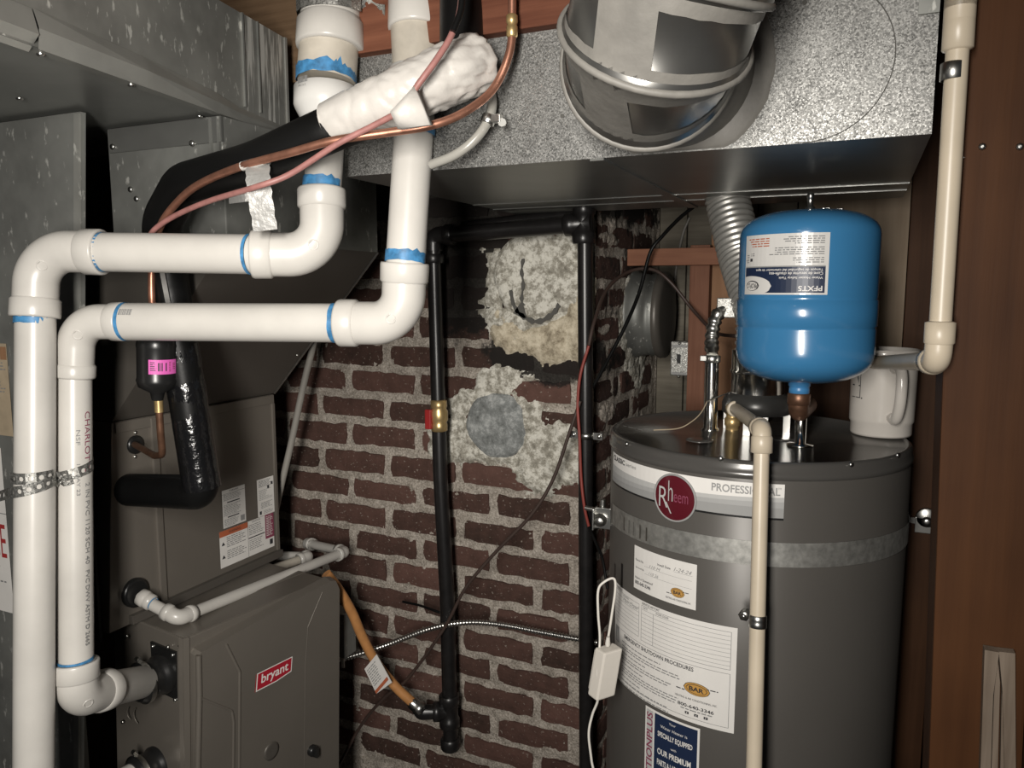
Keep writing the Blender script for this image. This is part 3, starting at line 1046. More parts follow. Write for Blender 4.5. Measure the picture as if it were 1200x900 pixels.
screw(pn, (-1.2, 1.4309, 1.5988), (.7, 0, -.7), .004)

# return duct drop at the far left
rd = Thing('return_duct', 'dull zinc return duct behind the white pipes at the left edge', 'duct')
m = MB(M['zinc_dark'])
ra, rb2 = (-1.1928, 0.905, 2.036), (-1.3144, 0.905, 0.8448)
rs = (rb2[0] - ra[0]) / (rb2[2] - ra[2])
rx = lambda z: ra[0] + rs * (z - ra[2])
m.hexa([(-2.1, .905, .0), (rx(0), .905, .0), (rx(0), .915, .0), (-2.1, .915, .0)], [(-2.1, .905, 2.043), (rx(2.043), .905, 2.043), (rx(2.043), .915, 2.043), (-2.1, .915, 2.043)])
m.box((-2.1, .912, .0), (-1.44, 1.015, 2.043), None, .003)
rd.part('shell', m)
m = MB(M['zinc_old'])
m.hexa([(rx(0) - .012, .902, 0), (rx(0) + .001, .902, 0), (rx(0) + .001, .906, 0), (rx(0) - .012, .906, 0)], [(rx(2.04) - .012, .902, 2.04), (rx(2.04) + .001, .902, 2.04), (rx(2.04) + .001, .906, 2.04), (rx(2.04) - .012, .906, 2.04)])
rd.part('corner_seam', m, 'pale corroded corner seam')
# printed papers on the duct face, mostly behind the left pipe
pm = MB(M['kraft'])
q0, q1 = (-1.5954, 0.9, 1.6522), (-1.4284, 0.9, 1.4786)
at = on_plane((q0[0], .9035, q0[2]), (1, 0, 0), (0, 0, -1))
W, H = q1[0] - q0[0], q0[2] - q1[2]
s = Sheet(pm, at, W, H)
s.rect(0, 0, W, H, M['kraft'])
s.rect(W - .02, .006, W - .002, .03, M['tan_board'], .0003)
s.lines(.01, .035, W - .014, .006, 12, .0022, M['soft_ink'], seed=4)
rd.part('sticker', pm, 'faded tan printed sticker')
pm = MB(M['paper'])
q0, q1 = (-1.6801, 0.9, 1.4534), (-1.4691, 0.9, 1.1255)
at = on_plane((q0[0], .9035, q0[2]), (1, 0, 0), (0, 0, -1))
W, H = q1[0] - q0[0], q0[2] - q1[2]
s = Sheet(pm, at, W, H)
s.rect(0, 0, W, H, M['paper'])
s.lines(.01, .012, W - .014, .009, 4, .003, M['soft_ink'], seed=8)
s.text('CE', W - .052, .150, .045, .068, M['red_print'], bold=.0)
s.rect(0, .128, W, .130, M['grey_print'], .0003)
s.lines(.01, .235, W - .014, .010, 5, .003, M['soft_ink'], seed=9)
rd.part('sticker', pm, 'white sticker with large red letters')

# ================================================================ furnace and coil cabinet
FO, FE = V((*(-1.1727, 1.038), 0)), V((*(0.15454, 0.98799), 0))
FN = V((FE.y, -FE.x, 0))
FW = 0.3934
ff = lambda a, z, b: FO + FE * (a - .045 * (1.075 - z)) + FN * b + V((0, 0, z))          # a along the door, z up, b outwards

fu = Thing('furnace', 'brown-grey furnace cabinet with a red logo plate on its moulded door', 'furnace')
DP = .245
m = MB(M['cabinet'])
m.hexa([ff(0, 0, 0), ff(FW - .02, 0, 0), ff(FW - .02, 0, -DP), ff(0, 0, -DP)], [ff(0, 1.073, 0), ff(FW - .02, 1.073, 0), ff(FW - .02, 1.073, -DP), ff(0, 1.073, -DP)], None, .003)
# folded corner flange
m.hexa([ff(-.002, 0, .002), ff(.010, 0, .004), ff(.010, 0, 0), ff(-.002, 0, 0)], [ff(-.002, 1.074, .002), ff(.010, 1.074, .004), ff(.010, 1.074, 0), ff(-.002, 1.074, 0)])
m.hexa([ff(-.002, 0, .0), ff(-.004, 0, -.01), ff(0, 0, -.01), ff(0, 0, 0)], [ff(-.002, 1.074, 0), ff(-.004, 1.074, -.01), ff(0, 1.074, -.01), ff(0, 1.074, 0)])
fu.part('cabinet', m)
m = MB(M['cabinet'])
m.hexa([ff(.03, 1.073, -.075), ff(FW - .02, 1.073, -.075), ff(FW - .02, 1.073, -.078), ff(.03, 1.073, -.078)], [ff(.03, 1.076, -.075), ff(FW - .02, 1.076, -.075), ff(FW - .02, 1.076, -.078), ff(.03, 1.076, -.078)])
m.hexa([ff(.002, 1.073, -.002), ff(.002, 1.073, -.10), ff(FW - .02, 1.073, -.10), ff(FW - .02, 1.073, -.002)][::-1], [ff(.002, 1.0745, -.002), ff(.002, 1.0745, -.10), ff(FW - .02, 1.0745, -.10), ff(FW - .02, 1.0745, -.002)][::-1])
fu.part('top_plate', m)
# moulded door
BD = .022
m = MB(M['cabinet'])
tl, tr_, = (0.0145, 1.0457), (0.359, 1.0823)
A0 = tl[0]
zt0, zt1 = tl[1], tr_[1]
A1 = FW + .004
poly = [(A0, .0), (A1, .0), (A1, zt1 - .03), (A1 - .012, zt1 - .006), (A1 - .03, zt1), (A0 + .006, zt0 + .002), (A0, zt0 - .006)]
m.prism(poly, BD, ff, None, .006)
fu.part('door', m, 'moulded front door')
ridge = MB(M['cabinet'])
def fpath(pp, r=.012):
    return bend([ff(a, z, BD - .001) for a, z in pp], r)
ridge.tube(fpath([(0.0182, 1.039), (0.0192, 0.9569), (0.0107, 0.7051)]), .0058, 10)
ridge.tube(fpath([(0.021, 0.9508), (0.0939, 0.89), (0.0979, 0.8643), (0.0943, 0.6547)]), .0032, 8)
ridge.tube(fpath([(0.0807, 1.0367), (0.1132, 0.9655), (0.1091, 0.6458)]), .0034, 8)
ridge.tube(fpath([(0.3406, 1.058), (0.2972, 0.9911), (0.2899, 0.904), (0.2858, 0.5393)]), .0016, 8)
fu.part('door_rib', ridge, 'pressed ribs on the door')
def fsheet(mb, tlp, trp, blp):
    """sheet on the door whose corners are given in door coordinates"""
    o = ff(tlp[0], tlp[1], BD)
    ex = (ff(trp[0], trp[1], BD) - o)
    ey = (ff(blp[0], blp[1], BD) - o)
    n = FN
    return (lambda x, y, off: o + ex * x + ey * y + n * (off + .0008))
lg = MB(M['logo_red'])
at = fsheet(lg, (0.156, 0.9425), (0.2517, 0.9417), (0.1526, 0.9037))
s = Sheet(lg, at, 1, 1, .2)
full = [(0, 0), (1, 0), (1, .86), (.62, 1.06), (0, 1.02)]
s.poly([(-.0, -.0), (1., 0), (1., .86), (.58, 1.0), (0., 1.)], M['white'])
s.poly([(.025, .05), (.975, .05), (.975, .80), (.57, .94), (.025, .94)], M['logo_red'], .0002)
s.text('bryant', .13, .16, .76, .66, M['white'], .0005, bold=.015)
s.poly([(-.03, .02), (-.012, .02), (-.012, 1.0), (-.03, 1.0)], M['red_print'], .0001)
fu.part('logo_plate', lg, 'red logo plate with white lettering')
kb = MB(M['black_plastic'])
ka = (0.3084, 0.6941)
kb.lathe([(.013, 0), (.013, .010), (.010, .013), (.003, .014)], ff(ka[0], ka[1], BD - .001), FN, 16)
kb.box(tuple(ff(ka[0] - .004, ka[1] - .012, BD + .006)), tuple(ff(ka[0] + .004, ka[1] + .010, BD + .016) + V((.004, 0, 0))))
fu.part('door_knob', kb, 'black door latch')
kb = MB(M['cabinet_dark'])
ka = (0.1937, 0.7517)
kb.lathe([(.020, 0), (.020, .0015), (.014, .002), (.002, .0012)], ff(ka[0], ka[1], BD), FN, 24)
fu.part('sight_port', kb)
# the end facing the photographer: two black couplings with clamps
fl = lambda b, z, o: FO + FN * b - FE * o + V((0, 0, z))            # b along -> FN, o outwards
def coupling(px, pz, name='vent_coupling', short=False):
    c = V((px, 0, pz))
    b0 = (V((px, FO.y, 0)) - FO).dot(FN)
    m = MB(M['black_plastic'])
    m.hexa([fl(b0 - .042, pz - .055, 0), fl(b0 + .042, pz - .055, 0), fl(b0 + .042, pz - .055, .006), fl(b0 - .042, pz - .055, .006)],
           [fl(b0 - .042, pz + .055, 0), fl(b0 + .042, pz + .055, 0), fl(b0 + .042, pz + .055, .006), fl(b0 - .042, pz + .055, .006)])
    p = fu.part(name, m, 'black plastic vent coupling')
    m = MB(M['black_plastic'])
    m.lathe([(.040, 0), (.040, .012), (.036, .016), (.036, .036), (.0405, .040), (.0405, .052), (.036, .056), (.033, .060)], fl(b0, pz, .005), -FE, 32)
    p.sub('rubber_sleeve', m)
    m = MB(M['steel'])
    m.lathe([(.0415, .041), (.0420, .046), (.0415, .051)], fl(b0, pz, .005), -FE, 32, caps=False)
    cpos = fl(b0 - .018, pz + .044, .05)
    m.lathe([(.005, 0), (.005, .010)], cpos, FN, 8)
    p.sub('hose_clamp', m, 'steel worm clamp')
    for sx in (-1, 1):
        for sz in (-1, 1):
            screw(p, fl(b0 + sx * .034, pz + sz * .047, .006), -FE, .0042)
    return p, fl(b0, pz, .0)
cp1 = (-1.2367, 1.04, 0.9881)
cp2 = (-1.2711, 1.05, 0.7804)
_, c1 = coupling(cp1[0], cp1[2])
_, c2 = coupling(cp2[0], cp2[2])
for p in ((-1.1853, 1.04, 1.0558), (-1.2182, 1.04, 1.0475), (-1.3331, 1.04, 1.0484), (-1.3756, 1.05, 0.845)):
    screw(fu, V(p), -FE, .004)
for px, r in ((153, .016), (168, .020)):
    m = MB(M['cabinet'])
    q = V((-1.3266, 1.045, 0.8747))
    m.tube([q + V(((px - 160) * .0016 + r * math.cos(a), -.0005, r * math.sin(a))) for a in [PI * .75 + k * PI * .6 / 8 for k in range(9)]], .0011, 5)
    fu.part('knockout', m)

cc = Thing('coil_cabinet', 'brown-grey coil cabinet with white warning labels above the furnace', 'cabinet')
m = MB(M['cabinet'])
XC = -1.325
ya, yb = (-1.325, 1.0293, 1.4844)[1], (-1.325, 0.9988, 1.0854)[1]
yb = yb + (yb - ya) * .15
m.hexa([(-1.75, yb, 1.0735), (XC, yb, 1.0735), (XC, 1.487, 1.0735), (-1.75, 1.487, 1.0735)], [(-1.75, ya, 1.492), (XC, ya, 1.492), (XC, 1.487, 1.492), (-1.75, 1.487, 1.492)], None, .002)
cc.part('shell', m)
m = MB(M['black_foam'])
m.box((-1.75, yb - .012, 1.06), (XC - .012, yb - .006, 1.835))  # added near-black sheet, stands in for the darkness of the gap
cc.part('gap_shade', m, 'near-black sheet standing in for the shade in the gap')
m = MB(M['cabinet'])
sa, sb_ = (-1.325, 1.1164, 1.2891), (-1.325, 1.1334, 1.2845)
m.box((XC - .001, sa[1], 1.085), (XC + .006, sb_[1], 1.488), None, .002)
cc.part('seam_strip', m, 'raised vertical seam strip')
m = MB(M['cabinet'])
m.box((XC - .001, 1.035, 1.470), (XC + .004, 1.484, 1.491), None, .001)
m.box((XC - .001, 1.477, 1.08), (XC + .004, 1.486, 1.47), None, .001)
cc.part('top_flange', m)
m = MB(M['cabinet_dark'])
m.box((XC - .001, 1.04, 1.075), (XC + .012, 1.487, 1.093), None, .001)
cc.part('drain_pan_edge', m, 'dark drain pan edge')
def cc_label(tlp, trp, blp, fn, label):
    mb = MB(M['paper'])
    o, ex, ey = V(tlp), V(trp) - V(tlp), V(blp) - V(tlp)
    ex.z = 0; ey.x = ey.y = 0
    W, H = ex.length, ey.length
    s = Sheet(mb, on_plane(o + V((.0015, 0, 0)), ex, ey), W, H)
    s.rect(0, 0, W, H, M['paper'])
    fn(s, W, H)
    cc.part('label', mb, label)
def lab_a(s, W, H):
    s.text('WARNING', W * .3, H * .03, W * .4, H * .045, M['ink'])
    s.rect(0, H * .105, W, H * .112, M['ink'], .0002)
    s.lines(W * .05, H * .13, W * .9, H * .034, 5, H * .014, M['soft_ink'], seed=2)
    s.rect(W * .2, H * .33, W * .75, H * .36, M['ink'], .0003)
    s.lines(W * .05, H * .40, W * .8, H * .034, 9, H * .014, M['soft_ink'], seed=3)
    s.rect(W * .2, H * .72, W * .7, H * .75, M['ink'], .0003)
    s.lines(W * .05, H * .78, W * .62, H * .034, 6, H * .014, M['soft_ink'], seed=5)
    s.rect(W * .76, H * .80, W * .94, H * .95, M['grey_print'], .0003)
def lab_b(s, W, H):
    s.lines(W * .1, H * .04, W * .85, H * .032, 6, H * .015, M['soft_ink'], seed=12)
    s.rect(W * .6, H * .22, W * .72, H * .30, M['ink'], .0003)
    s.rect(W * .82, H * .14, W * .94, H * .22, M['ink'], .0003)
    s.lines(W * .1, H * .30, W * .85, H * .036, 8, H * .013, M['grey_print'], ragged=.6, seed=13)
    s.lines(W * .2, H * .64, W * .7, H * .034, 5, H * .015, M['soft_ink'], seed=14)
    s.rect(W * .1, H * .86, W * .22, H * .95, M['ink'], .0003)
    s.lines(W * .35, H * .87, W * .55, H * .034, 3, H * .013, M['soft_ink'], seed=15)
def lab_c(s, W, H):
    s.rect(0, .0, W * .5, H * .16, M['orange_print'], .0002)
    s.text('WARNING', W * .16, H * .045, W * .22, H * .07, M['ink'], .0004)
    for y in (.3, .66):
        s.poly([(W * .03, H * (y + .1)), (W * .06, H * y), (W * .09, H * (y + .1))], M['ink'], .0003)
    s.rect(W * .5, .0, W * .505, H, M['ink'], .0003)
    s.lines(W * .12, H * .2, W * .37, H * .052, 6, H * .022, M['soft_ink'], seed=22)
    s.lines(W * .12, H * .58, W * .36, H * .052, 5, H * .022, M['soft_ink'], seed=23)
    s.text('CAUTION', W * .58, H * .02, W * .16, H * .05, M['ink'], .0004)
    s.lines(W * .52, H * .12, W * .29, H * .052, 6, H * .02, M['soft_ink'], seed=24)
    s.rect(W * .51, H * .47, W * .82, H * .50, M['ink'], .0003)
    s.lines(W * .52, H * .55, W * .28, H * .052, 6, H * .02, M['soft_ink'], seed=25)
    s.rect(W * .83, .0, W, H * .70, M['wine_print'], .0003)
    s.lines(W * .85, H * .05, W * .13, H * .05, 12, H * .02, M['paper'], .0005, seed=26)
    s.rect(W * .91, H * .75, W * .97, H * .9, M['ink'], .0003)
cc_label((-1.325, 1.301, 1.2891), (-1.325, 1.3739, 1.284), (-1.325, 1.2929, 1.199), lab_a, 'white text label, left of the upper pair')
cc_label((-1.325, 1.4143, 1.2884), (-1.325, 1.4727, 1.2837), (-1.325, 1.4061, 1.1951), lab_b, 'white text label at the far edge')
cc_label((-1.325, 1.2874, 1.1945), (-1.325, 1.4675, 1.187), (-1.325, 1.2795, 1.1072), lab_c, 'wide label with an orange header and a wine-red block')
for p in ((-1.325, 1.0816, 1.4637), (-1.325, 1.0772, 1.4152), (-1.325, 1.067, 1.3557)):
    screw(cc, p, (1, 0, 0), .004)
m = MB(M['black_plastic'])
m.lathe([(.019, 0), (.019, .004), (.012, .006), (.008, .006)], (-1.325, 1.0789, 1.4396), (1, 0, 0), 18)
cc.part('grommet', m, 'rubber grommet round the copper line')
m = MB(M['black_plastic'])
m.lathe([(.030, 0), (.030, .008), (.024, .010)], (-1.325, 1.0557, 1.1367), (1, 0, 0), 22)
cc.part('grommet', m, 'black grommet round the drain pipe')

# ================================================================ white PVC pipes
def pvc_run(t, name, pts, r, mat='pvc', label=None):
    return t.part(name, MB(M[mat]).tube(pts, r, 32), label)

def pvc_elbow(t, a, c, b, r, hub=.030, mat='pvc', name='elbow', marks=True):
    a, c, b = V(a), V(c), V(b)
    u, w = (a - c).normalized(), (b - c).normalized()
    m = MB(M[mat])
    la, lb = (a - c).length, (b - c).length
    rad = min(la, lb) - hub * .55
    path = bend([a, c, b], rad / math.tan(max(.3, (PI - u.angle(w)) / 2)) if False else rad * math.tan(u.angle(w) / 2), 16)
    m.tube(path, r * 1.10, 32)
    for p, d in ((a, u), (b, w)):
        k = [(r * 1.12, -hub), (r * 1.21, -hub + .003), (r * 1.22, -.003), (r * 1.19, 0), (r * 1.0, 0)]
        m.lathe(k, p, d, 32)
    e = t.part(name, m)
    if marks:                               # moulded round marks on the bend
        n = len(path)
        mid = path[n // 2]
        view = (V((0, 0, 1.75)) - mid).normalized()
        ax = (path[n // 2 + 1] - path[n // 2 - 1]).normalized()
        view = (view - ax * view.dot(ax)).normalized()
        q = MB(M[mat])
        q.lathe([(.0085, -.002), (.0080, .0004), (.0065, .0004), (.0062, -.0004), (.001, -.0004)], mid + view * r * 1.098, view, 16)
        e.sub('mould_mark', q)
    return e

def band(host, p, q, r, mat='primer', name='primer_band', label='blue primer band', wob=.0):
    p, q = V(p), V(q)
    n = 28
    a, b, w = basis(q - p)
    L = (q - p).length
    vs = []
    for k in range(n):
        an = 2 * PI * k / n
        d = (a * math.cos(an) + b * math.sin(an)) * (r + .0007)
        vs += [p + d + w * (wob * .3 * nz(math.cos(an), math.sin(an), 3, 2.)), q + d + w * wob * (nz(math.cos(an), math.sin(an), 1, 3.) )]
    m = MB(M[mat]).add(vs, [(2 * k, 2 * ((k + 1) % n), 2 * ((k + 1) % n) + 1, 2 * k + 1) for k in range(n)])
    return host.sub(name, m, label) if isinstance(host, Part) else host.part(name, m, label)

RP = .0302
RQ = .0285
# --- left pipe: down the left edge, across, and up to the wide coupling
A = Thing('vent_pipe', 'white plastic pipe nearest the left edge, rising to the wide coupling', 'pipe')
a_dn, a_c1, a_h1 = (-1.1392, 0.702, 0.9294), (-1.179, 0.8017, 1.8069), (-0.8337, 0.9186, 1.8039)
A_low = V((-1.1232, 0.6684, 0.625))
A_e0, A_e1 = V((-1.1747, 0.7904, 1.7076)), V((-1.0792, 0.8415, 1.8086))
A_c = V((-1.1762, 0.8035, 1.8108))
pA = pvc_run(A, 'pipe', [A_low, A_e0 + (A_c - A_e0) * .2], RQ, label='vertical length down the left edge')
band(pA, A_e0 - (A_c - A_e0).normalized() * .010, A_e0, RQ, wob=.006)
pvc_elbow(A, A_e0, A_c, A_e1, RP * .97)
A_e2, A_c2, A_e3 = V((-0.8443, 0.9138, 1.8039)), V((-0.7572, 0.9696, 1.8033)), V((-0.7634, 0.9803, 1.9035))
pA2 = pvc_run(A, 'pipe', [A_e1 + (A_c - A_e1) * .15, A_e2 + (A_c2 - A_e2) * .15], RP, label='level upper length')
dA = (A_e2 - A_e1).normalized()
band(pA2, A_e1, A_e1 + dA * .006, RP)
band(pA2, A_e2 - dA * .005, A_e2, RP)
pvc_elbow(A, A_e2, A_c2, A_e3, RP)
A_r0, A_r1 = V((-0.7621, 0.9934, 1.9972)), V((-0.7651, 1.0015, 2.0675))
pA3 = pvc_run(A, 'pipe', [A_e3 + V((0, 0, -.02)), A_r0], .0285)
dV = (A_r0 - A_e3).normalized()
band(pA3, A_e3, A_e3 + dV * .016, .0285, wob=.006)
RB = .0455
m = MB(M['pvc_new'])
ax = A_r1 - A_r0
m.lathe([(.034, 0), (.036, .02), (.0465, ax.length * .55), (.0485, ax.length * .62), (.0485, ax.length), (.0455, ax.length + .001)], A_r0 - ax.normalized() * .012, ax, 36)
rdp = A.part('reducer', m, 'clean white reducer with a small barcode')
bc = MB(M['soft_ink'])
cx_ = A_r1
def on_pipe(c, axis, r, u0):
    a, b, w = basis(axis)
    tow = V((0, 0, 1.75)) - V(c)
    tow = (tow - w * tow.dot(w)).normalized()
    sidev = w.cross(tow)
    return lambda x, y, off: V(c) - w * y + (tow * math.cos(u0 + x / r) + sidev * math.sin(u0 + x / r)) * (r + off + .0006)
at = on_pipe(A_r1 - ax.normalized() * .008, ax, .0487, -1.0)
s = Sheet(bc, at, .03, .03)
rr = random.Random(5)
x = 0
while x < .020:
    w_ = rr.choice((.0006, .001, .0014)); s.rect(x, 0, x + w_, .009, M['soft_ink']); x += w_ + rr.choice((.0006, .001))
s.text('PVC 3 x 2', .002, .0115, .015, .003, M['soft_ink'])
rdp.sub('barcode', bc)
A_t = V((-0.7634, 1.0138, 2.1534)); A_u = V((-0.7708, 1.0349, 2.3356))
pA4 = pvc_run(A, 'pipe', [A_r1, A_t], RB * .985, 'pvc_dull', 'wide yellowed length')
band(pA4, A_r1 + ax.normalized() * .0, A_r1 + ax.normalized() * .018, RB * .99, wob=.016)
up_ = (A_u - A_t).normalized()
q0, q1 = V((-0.7622, 1.0094, 2.117)), V((-0.7632, 1.0149, 2.1612))
m = MB(M['pvc'])
L_ = (q1 - q0).length
m.lathe([(RB * .98, 0), (.0505, 0), (.0518, .004), (.0512, L_ * .86), (.047, L_ * .92), (.0475, L_), (.044, L_)], q0, q1 - q0, 36)
A.part('coupling', m, 'wide white coupling')
pvc_run(A, 'pipe', [A_t, A_u], RB, 'pvc')

# --- inner pipe: into the furnace, up, across, and up in front of the duct
B = Thing('vent_pipe', 'white plastic pipe bending into the furnace, with the lower of two level runs', 'pipe')
B_f = V((c1.x, c1.y, c1.z)) - FE * .045
B_c0, B_e1 = V((-1.1306, 0.7828, 1.091)), V((-1.1355, 0.7886, 1.1503))
B_e0 = B_c0 + (V((c1.x, c1.y, c1.z)) - B_c0).normalized() * .090
RV = .0262
pvc_run(B, 'pipe', [B_f, B_e0 + (B_c0 - B_e0) * .15], RP)
pvc_elbow(B, B_e0, B_c0, B_e1, RV * 1.10, .030)
B_e2, B_c1, B_e3 = V((-1.1599, 0.8391, 1.6093)), V((-1.1519, 0.8438, 1.6994)), V((-1.0729, 0.8684, 1.6998))
pB = pvc_run(B, 'pipe', [B_e1 + V((0, 0, -.01)), B_e2 + V((0, 0, .01))], RV, label='vertical length with printed lettering')
band(pB, B_e1, B_e1 + V((0, 0, .007)), RV)
band(pB, B_e2 - V((0, 0, .003)), B_e2, RV)
pvc_elbow(B, B_e2, B_c1, B_e3, RV * .98, .022)
tx = MB(M['soft_ink'])
tc = V((-1.159, 0.8371, 1.5914))
tc_end = B_e1 + (B_e2 - B_e1) * ((.455 - .42) / .455 if False else 0.)
tw = (V((0, 0, 1.75)) - tc); tw.z = 0; tw.normalize()
sd = V((0, 0, 1)).cross(tw)
def vert_at(x, y, off):                     # lettering that reads downwards along the pipe
    an = .82 - y / RV
    f = min(1.2, x / .42)
    q = tc.lerp(tc_end, f)
    return V((q.x, q.y, 0)) + (tw * math.cos(an) + sd * math.sin(an)) * (RV + .0006 + off) + V((0, 0, tc.z - x))
s = Sheet(tx, vert_at, .5, .01)
s.text('CHARLOTTE', .036, -.002, .098, .009, M['wine_print'])
s.text('2 IN PVC 1120 SCH 40', .15, -.001, .13, .007, M['soft_ink'])
s.text('PVC DWV ASTM D 2665', .29, -.001, .12, .007, M['soft_ink'])
s.text('NSF', .064, .014, .024, .006, M['soft_ink'])
s.text('19 MAY 23', .118, .014, .050, .005, M['soft_ink'])
pB.sub('pipe_lettering', tx, 'printed lettering along the pipe')
B_e4, B_c2, B_e5 = V((-0.7342, 0.9771, 1.6994)), V((-0.6369, 1.0045, 1.6994)), V((-0.6304, 1.0031, 1.7909))
pB2 = pvc_run(B, 'pipe', [B_e3 + (B_c1 - B_e3) * .1, B_e4 + (B_c2 - B_e4) * .1], RP, label='level lower length')
dB = (B_e4 - B_e3).normalized()
band(pB2, B_e3, B_e3 + dB * .006, RP)
band(pB2, B_e4 - dB * .010, B_e4, RP, wob=.004)
at = on_pipe(B_e3 + dB * .0075, -dB, RP, .35)
bc = MB(M['ink'])
s = Sheet(bc, at, .03, .03)
x = 0
rr = random.Random(6)
while x < .020:
    pass
    w_ = rr.choice((.0006, .001, .0014)); s.rect(.0, x, .0105, x + w_, M['soft_ink']); x += w_ + rr.choice((.0006, .001))
pB2.sub('barcode', bc)
pvc_elbow(B, B_e4, B_c2, B_e5, RP, .030)
B_r = V((-0.6258, 1.032, 1.9905)); B_r2 = V((-0.6295, 1.0419, 2.0775))
pB3 = pvc_run(B, 'pipe', [B_e5 + V((0, 0, -.01)), V((-0.6273, 1.0416, 2.0672))], RP * .985, label='riser in front of the duct')
dV = (B_r - B_e5).normalized()
band(pB3, B_e5, B_e5 + dV * .016, RP * .985, wob=.006)
band(pB3, V((-0.6261, 1.0306, 1.9815)), V((-0.626, 1.032, 1.9918)), RP * .985)
m = MB(M['pvc_new'])
c0_, c1_ = V((-0.6265, 1.0368, 2.0289)), V((-0.6278, 1.0427, 2.0775))
L_ = (c1_ - c0_).length
m.lathe([(RP * 1.0, 0), (RP * 1.22, .002), (.0395, L_ * .5), (.0435, L_ * .7), (.0435, L_), (.037, L_)], c0_, c1_ - c0_, 36)
B.part('reducer', m, 'clean white reducer behind the wrapped line')
pvc_run(B, 'pipe', [c1_ - V((0, 0, .01)), V((-0.6348, 1.0488, 2.1466))], .0365, 'pvc_dull', 'yellowed upper length')
m = MB(M['pvc'])
c0_, c1_ = V((-0.6332, 1.0485, 2.1389)), V((-0.6438, 1.0688, 2.3257))
L_ = (c1_ - c0_).length
m.lathe([(.037, 0), (.0405, 0), (.0415, .004), (.0405, .055), (.038, .06), (.038, L_)], c0_, c1_ - c0_, 36)
B.part('coupling', m, 'coupling at the top of the riser')

# --- stub pipe at the bottom of the furnace end
Cp = Thing('vent_pipe', 'short white plastic pipe entering the lower black coupling at the bottom edge', 'pipe')
e_ = V((c2.x, c2.y, c2.z)) - FE * .045
Cp.part('pipe', MB(M['pvc']).tube([e_, e_ - FE * .12, e_ - FE * .26], RP, 32))

# --- perforated hanger straps
def perforated(mb, path, half, nrm, cell, hole=.28, thick=.0011):
    """strap along path(t in metres) with a round hole in every cell"""
    pts = resample(path, cell)
    for i in range(len(pts) - 1):
        p, q = pts[i], pts[i + 1]
        c = (p + q) / 2
        t = (q - p)
        n0, n1, nc = nrm(p), nrm(q), nrm(c)
        w0, w1, wc = (half(p), half(q), half(c)) if callable(half) else (half,) * 3
        s0, s1, sc_ = n0.cross(t).normalized(), n1.cross(t).normalized(), nc.cross(t).normalized()
        vs = [p - s0 * w0, (p - s0 * w0 + q - s1 * w1) / 2, q - s1 * w1, q, q + s1 * w1, (p + s0 * w0 + q + s1 * w1) / 2, p + s0 * w0, p]
        r = cell * hole
        tn = t.normalized()
        angs = [225, 270, 315, 0, 45, 90, 135, 180]
        hs = [c + (tn * math.cos(math.radians(a)) + sc_ * math.sin(math.radians(a))) * r for a in angs]
        fs = [(k, (k + 1) % 8, 8 + (k + 1) % 8, 8 + k) for k in range(8)]
        mb.add(vs + hs, fs)
        mb.add([v - nc * thick for v in vs + hs], [f[::-1] for f in fs])
    return mb

def hull_path(circs, z, dz=0.):
    return None
st = Thing('hanger_strap', 'perforated metal strap tying the two white vertical pipes together', 'strap')
PA, PB_ = V((-1.1636, 0.7611, 1.4522)), V((-1.1521, 0.8218, 1.4536))
def wrap(c, r, a0, a1, z0, z1, n=14):
    return [V((c.x + r * math.cos(a0 + (a1 - a0) * k / n), c.y + r * math.sin(a0 + (a1 - a0) * k / n), z0 + (z1 - z0) * k / n)) for k in range(n + 1)]
fa = math.atan2(-PA.y, -PA.x)           # direction from pipe A to the photographer
fb = math.atan2(-PB_.y, -PB_.x)
zA, zB = PA.z, PB_.z
rs_ = RQ + .0025
upper = wrap(PA, rs_, fa - 1.75, fa + 1.0, zA + .012, zA + .012) + wrap(PB_, RV + .0025, fb - .9, fb + 1.9, zB + .0, zB + .018)
def near_n(p):
    d0 = (p - V((PA.x, PA.y, p.z))); d1 = (p - V((PB_.x, PB_.y, p.z)))
    return (d0 if d0.length < d1.length else d1).normalized()
st.part('strap', perforated(MB(M['strap']), upper, .0085, near_n, .0145))
lower = [PA + V((-.16, .06, -.012))] + wrap(PA, rs_ + .0016, fa - 1.2, fa + 1.1, zA - .010, zA + .004) + wrap(PB_, RV + .004, fb - .95, fb - .1, zB - .008, zB - .002)
lower[0] = V((-1.2984, 0.7493, 1.4053))
st.part('strap', perforated(MB(M['strap']), lower, .0085, near_n, .0145))

s2_ = Thing('hanger_strap', 'wide perforated metal strap around the top of the wide pipe coupling', 'strap')
TA = V((-0.7637, 1.0175, 2.182))
fa2 = math.atan2(-TA.y, -TA.x)
path = wrap(TA, .0530, fa2 - 2.2, fa2 + 1.1, TA.z + .006, TA.z + .006, 24)
nA = lambda p: (p - V((TA.x, TA.y, p.z))).normalized()
s2_.part('strap', perforated(MB(M['strap']), path, .0195, nA, .021, .17))
tail = [path[-1], V((-0.7006, 1.0336, 2.1719)), V((-0.664, 1.0266, 2.1622))]
s2_.part('strap', perforated(MB(M['strap']), tail, .0105, lambda p: V((.1, -.95, -.3)).normalized(), .016, .2))

# ================================================================ refrigerant lines
ln = Thing('suction_line', 'thick black insulated refrigerant line with a white wrapped bend', 'pipe')
foam = bend([(-0.5567, 1.0554, 2.3033), (-0.5345, 1.0092, 2.0495), (-0.692, 0.9174, 1.9773), (-0.821, 0.9031, 1.9344), (-0.9899, 0.9242, 1.9182), (-1.0786, 0.9538, 1.8609), (-1.0819, 0.9706, 1.75), (-1.0536, 0.9906, 1.3919), (-1.2829, 1.0269, 1.3628)],
            [.07, .12, .2, .07, .06, .12, .025], 10)
ln.part('insulation', MB(M['black_foam']).tube(foam, .0315, 26), 'black rubber insulation')
